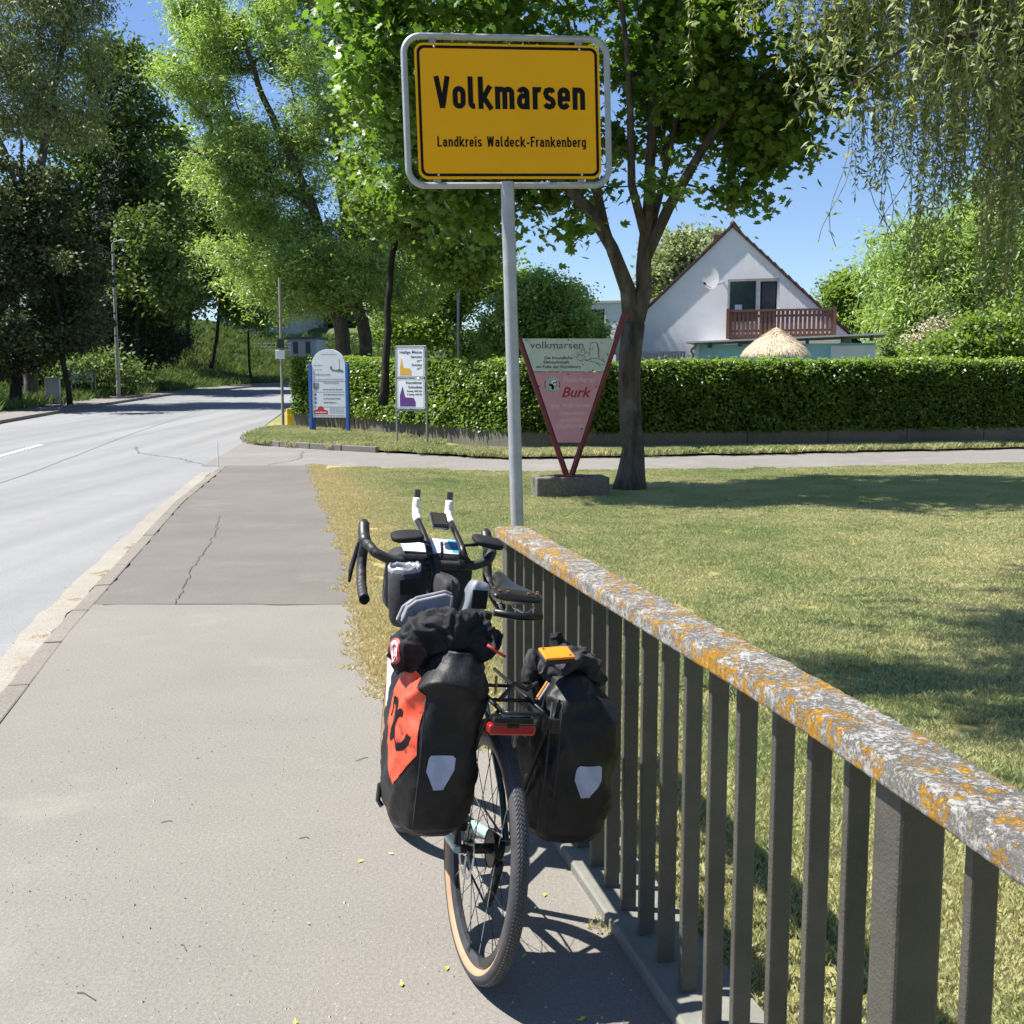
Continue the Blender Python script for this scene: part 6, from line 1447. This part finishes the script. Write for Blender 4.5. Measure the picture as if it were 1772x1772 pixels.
tb2 = softbox((.70, -.005, .925), .085, .030, .055, .4, 16, .04, 6).build('top_tube_bag', M['pvc_grey'], None, smooth=True); tb2.matrix_world = BM; put(tb2, 'narrow black zip bag standing on the top tube behind the stem', 'frame bag')
MB().tube([(.615, -.002, .95), (.62, -.002, .978), (.70, -.002, .984), (.78, -.002, .978)], .003, 5).build('zip', M['dullplastic'], tb2)
sv_ = bmesh_thing(softbox((.62, -.08, .915), .045, .036, .07, .55, 18, .10, 9, Matrix.Rotation(R_(14), 3, 'X')), 'silver_pouch', 'silver', 'crinkled silver and black pouch behind the right side of the handlebar', 'pouch')
MB().box((.57, -.085, .93), (.004, .05, .06)).build('black_patch', M['softblack'], sv_)
gp = bthing('bike_computer', 'black bike computer with dim screen mounted between the aero bars', 'bike computer')
GM = Matrix.Translation((XB + .125, -.040, 1.125)) @ Matrix.Rotation(R_(-32), 4, 'Y')
for c, d, mt, nm, bv in (((0, 0, 0), (.082, .060, .016), 'gloss', 'case', .005), ((.002, 0, .0085), (.062, .047, .0012), 'screen', 'screen', 0), ((0, 0, -.014), (.04, .04, .016), 'dullplastic', 'mount', .002)):
    o = MB().box(c, d).build(nm, M[mt], gp, bevel=bv); o.matrix_local = GM
bo = bthing('water_bottle', 'white bottle with yellow cap strapped low at the front left of the bicycle', 'bottle')
BO = Matrix.Translation((.92, .082, .575)) @ Matrix.Rotation(R_(16), 4, 'Y')
for pr, mt, nm in (([(0, -.11), (.030, -.11), (.032, -.10), (.032, .06), (.028, .085), (.018, .09)], 'white', 'body'), ([(.020, .09), (.026, .095), (.026, .12), (.01, .13), (0, .13)], 'yellowbox', 'cap')):
    o = MB().lathe(pr, 20).build(nm, M[mt], bo, smooth=True); o.matrix_local = BO

# ------------------------------------------------------------------ litter on the pavement
lf = [(-.52, 3.55), (.03, 2.93), (-.60, 3.12), (-.30, 2.80), (-.18, 2.86), (-1.0, 2.28), (.17, 2.62), (-.42, 3.62), (-.55, 2.62), (.10, 3.3), (-1.35, 4.6), (.28, 2.52)]
rg_ = random.Random(4)
LL = ['yellow green bud scale left of the left pannier\'s foot', 'yellow green bud scale in the wheel shadow under the right pannier', 'lone yellow green bud scale left of the rear tyre, level with the axle', 'yellow green bud scale just left of the rear tyre, the farther of a pair', 'yellow green bud scale almost touching the left of the rear tyre', 'large yellow fallen leaf alone at the lower left of the pavement', 'yellow green bud scale in the pannier shadow nearest the base kerb', 'bud scale beside the front wheel shadow', 'yellow green bud scale on the pavement at the bottom edge of the photo', 'bud scale behind the rear wheel in the shade', 'bud scale far out on the left half of the pavement', 'bud scale lying against the base kerb of the railing']
for i, (x, y) in enumerate(lf):
    s_ = rg_.uniform(.014, .024) * (1.5 if i in (0, 6) else 1); a = rg_.uniform(0, 6.28); mb = MB(); vs = [(0, 0, .002), (.5, .28, .006), (1, 0, .004), (.5, -.2, .003), (.2, .12, .004), (-.4, .1, .006)]
    m_ = Matrix.Rotation(a, 3, 'Z'); mb.add([m_ @ Vector((v[0] * s_, v[1] * s_, v[2])) for v in vs], [(0, 3, 2, 1), (0, 1, 4, 5)])
    o = mb.build('fallen_leaf', M['greenleaf'], recalc=False); o.location = (x, y, .002); put(o, LL[i], 'leaf', 'fallen yellow green bud scales on the pavement')
TW = [(-.95, 3.0, 'thin dry twig in the middle of the pavement, left of the bicycle'), (-.62, 4.6, 'short dry twig beyond the left pannier near the grass edge'), (-1.25, 3.9, 'dry twig farther left on the pavement'), (-.72, 3.75, 'bent dry twig left of the orange emblem pannier'), (-1.15, 2.75, 'dry twig at the lower left of the pavement'), (-.35, 6.6, 'dry twig beside the straw edge beyond the handlebar')]
for x, y, tl_lab in TW:
    a = rg_.uniform(0, 6.28); L_ = rg_.uniform(.03, .075)
    P = [(x + math.cos(a) * L_ * t, y + math.sin(a) * L_ * t + .008 * math.sin(t * 5), .003) for t in (0, .3, .6, 1)]
    o = MB().tube([(p[0] - x, p[1] - y, p[2]) for p in P], .0014, 4).build('twig', M['twig']); o.location = (x, y, 0); put(o, tl_lab, 'twig', 'dry twigs on the pavement')
rg = np.random.default_rng(77); pb = MB()
for i in range(2200):
    y = 2.0 + abs(rg.normal()) * 2.2; x = rg.uniform(np.interp(y, [p[1] for p in PL], [p[0] for p in PL]), near_edge(y) - .05 if y < 4.6 else -.6)
    r = abs(rg.normal()) * .0016 + .0012; c = Vector((x, y, r * .5)); a = rg.uniform(0, 6.28)
    pb.add([c + Vector((math.cos(a + q * 2.1) * r * rg.uniform(.8, 1.4), math.sin(a + q * 2.1) * r, -r * .5)) for q in range(3)] + [c + Vector((0, 0, r * .7))], [(0, 1, 3), (1, 2, 3), (2, 0, 3)])
for i in range(1500):
    y = rg.uniform(3, 20); x = float(np.interp(y, [p[1] for p in PL], [p[0] for p in PL])) - .12 - abs(rg.normal()) * .12
    r = rg.uniform(.003, .009); c = Vector((x, y, -.066))
    pb.add([c + Vector((math.cos(q * 2.1 + i) * r, math.sin(q * 2.1 + i) * r, 0)) for q in range(3)] + [c + Vector((0, 0, r))], [(0, 1, 3), (1, 2, 3), (2, 0, 3)])
put(pb.build('grit', M['pebble'], recalc=False), 'fine grit and crumbs scattered on the pavement and in the gutter', kind='stuff')
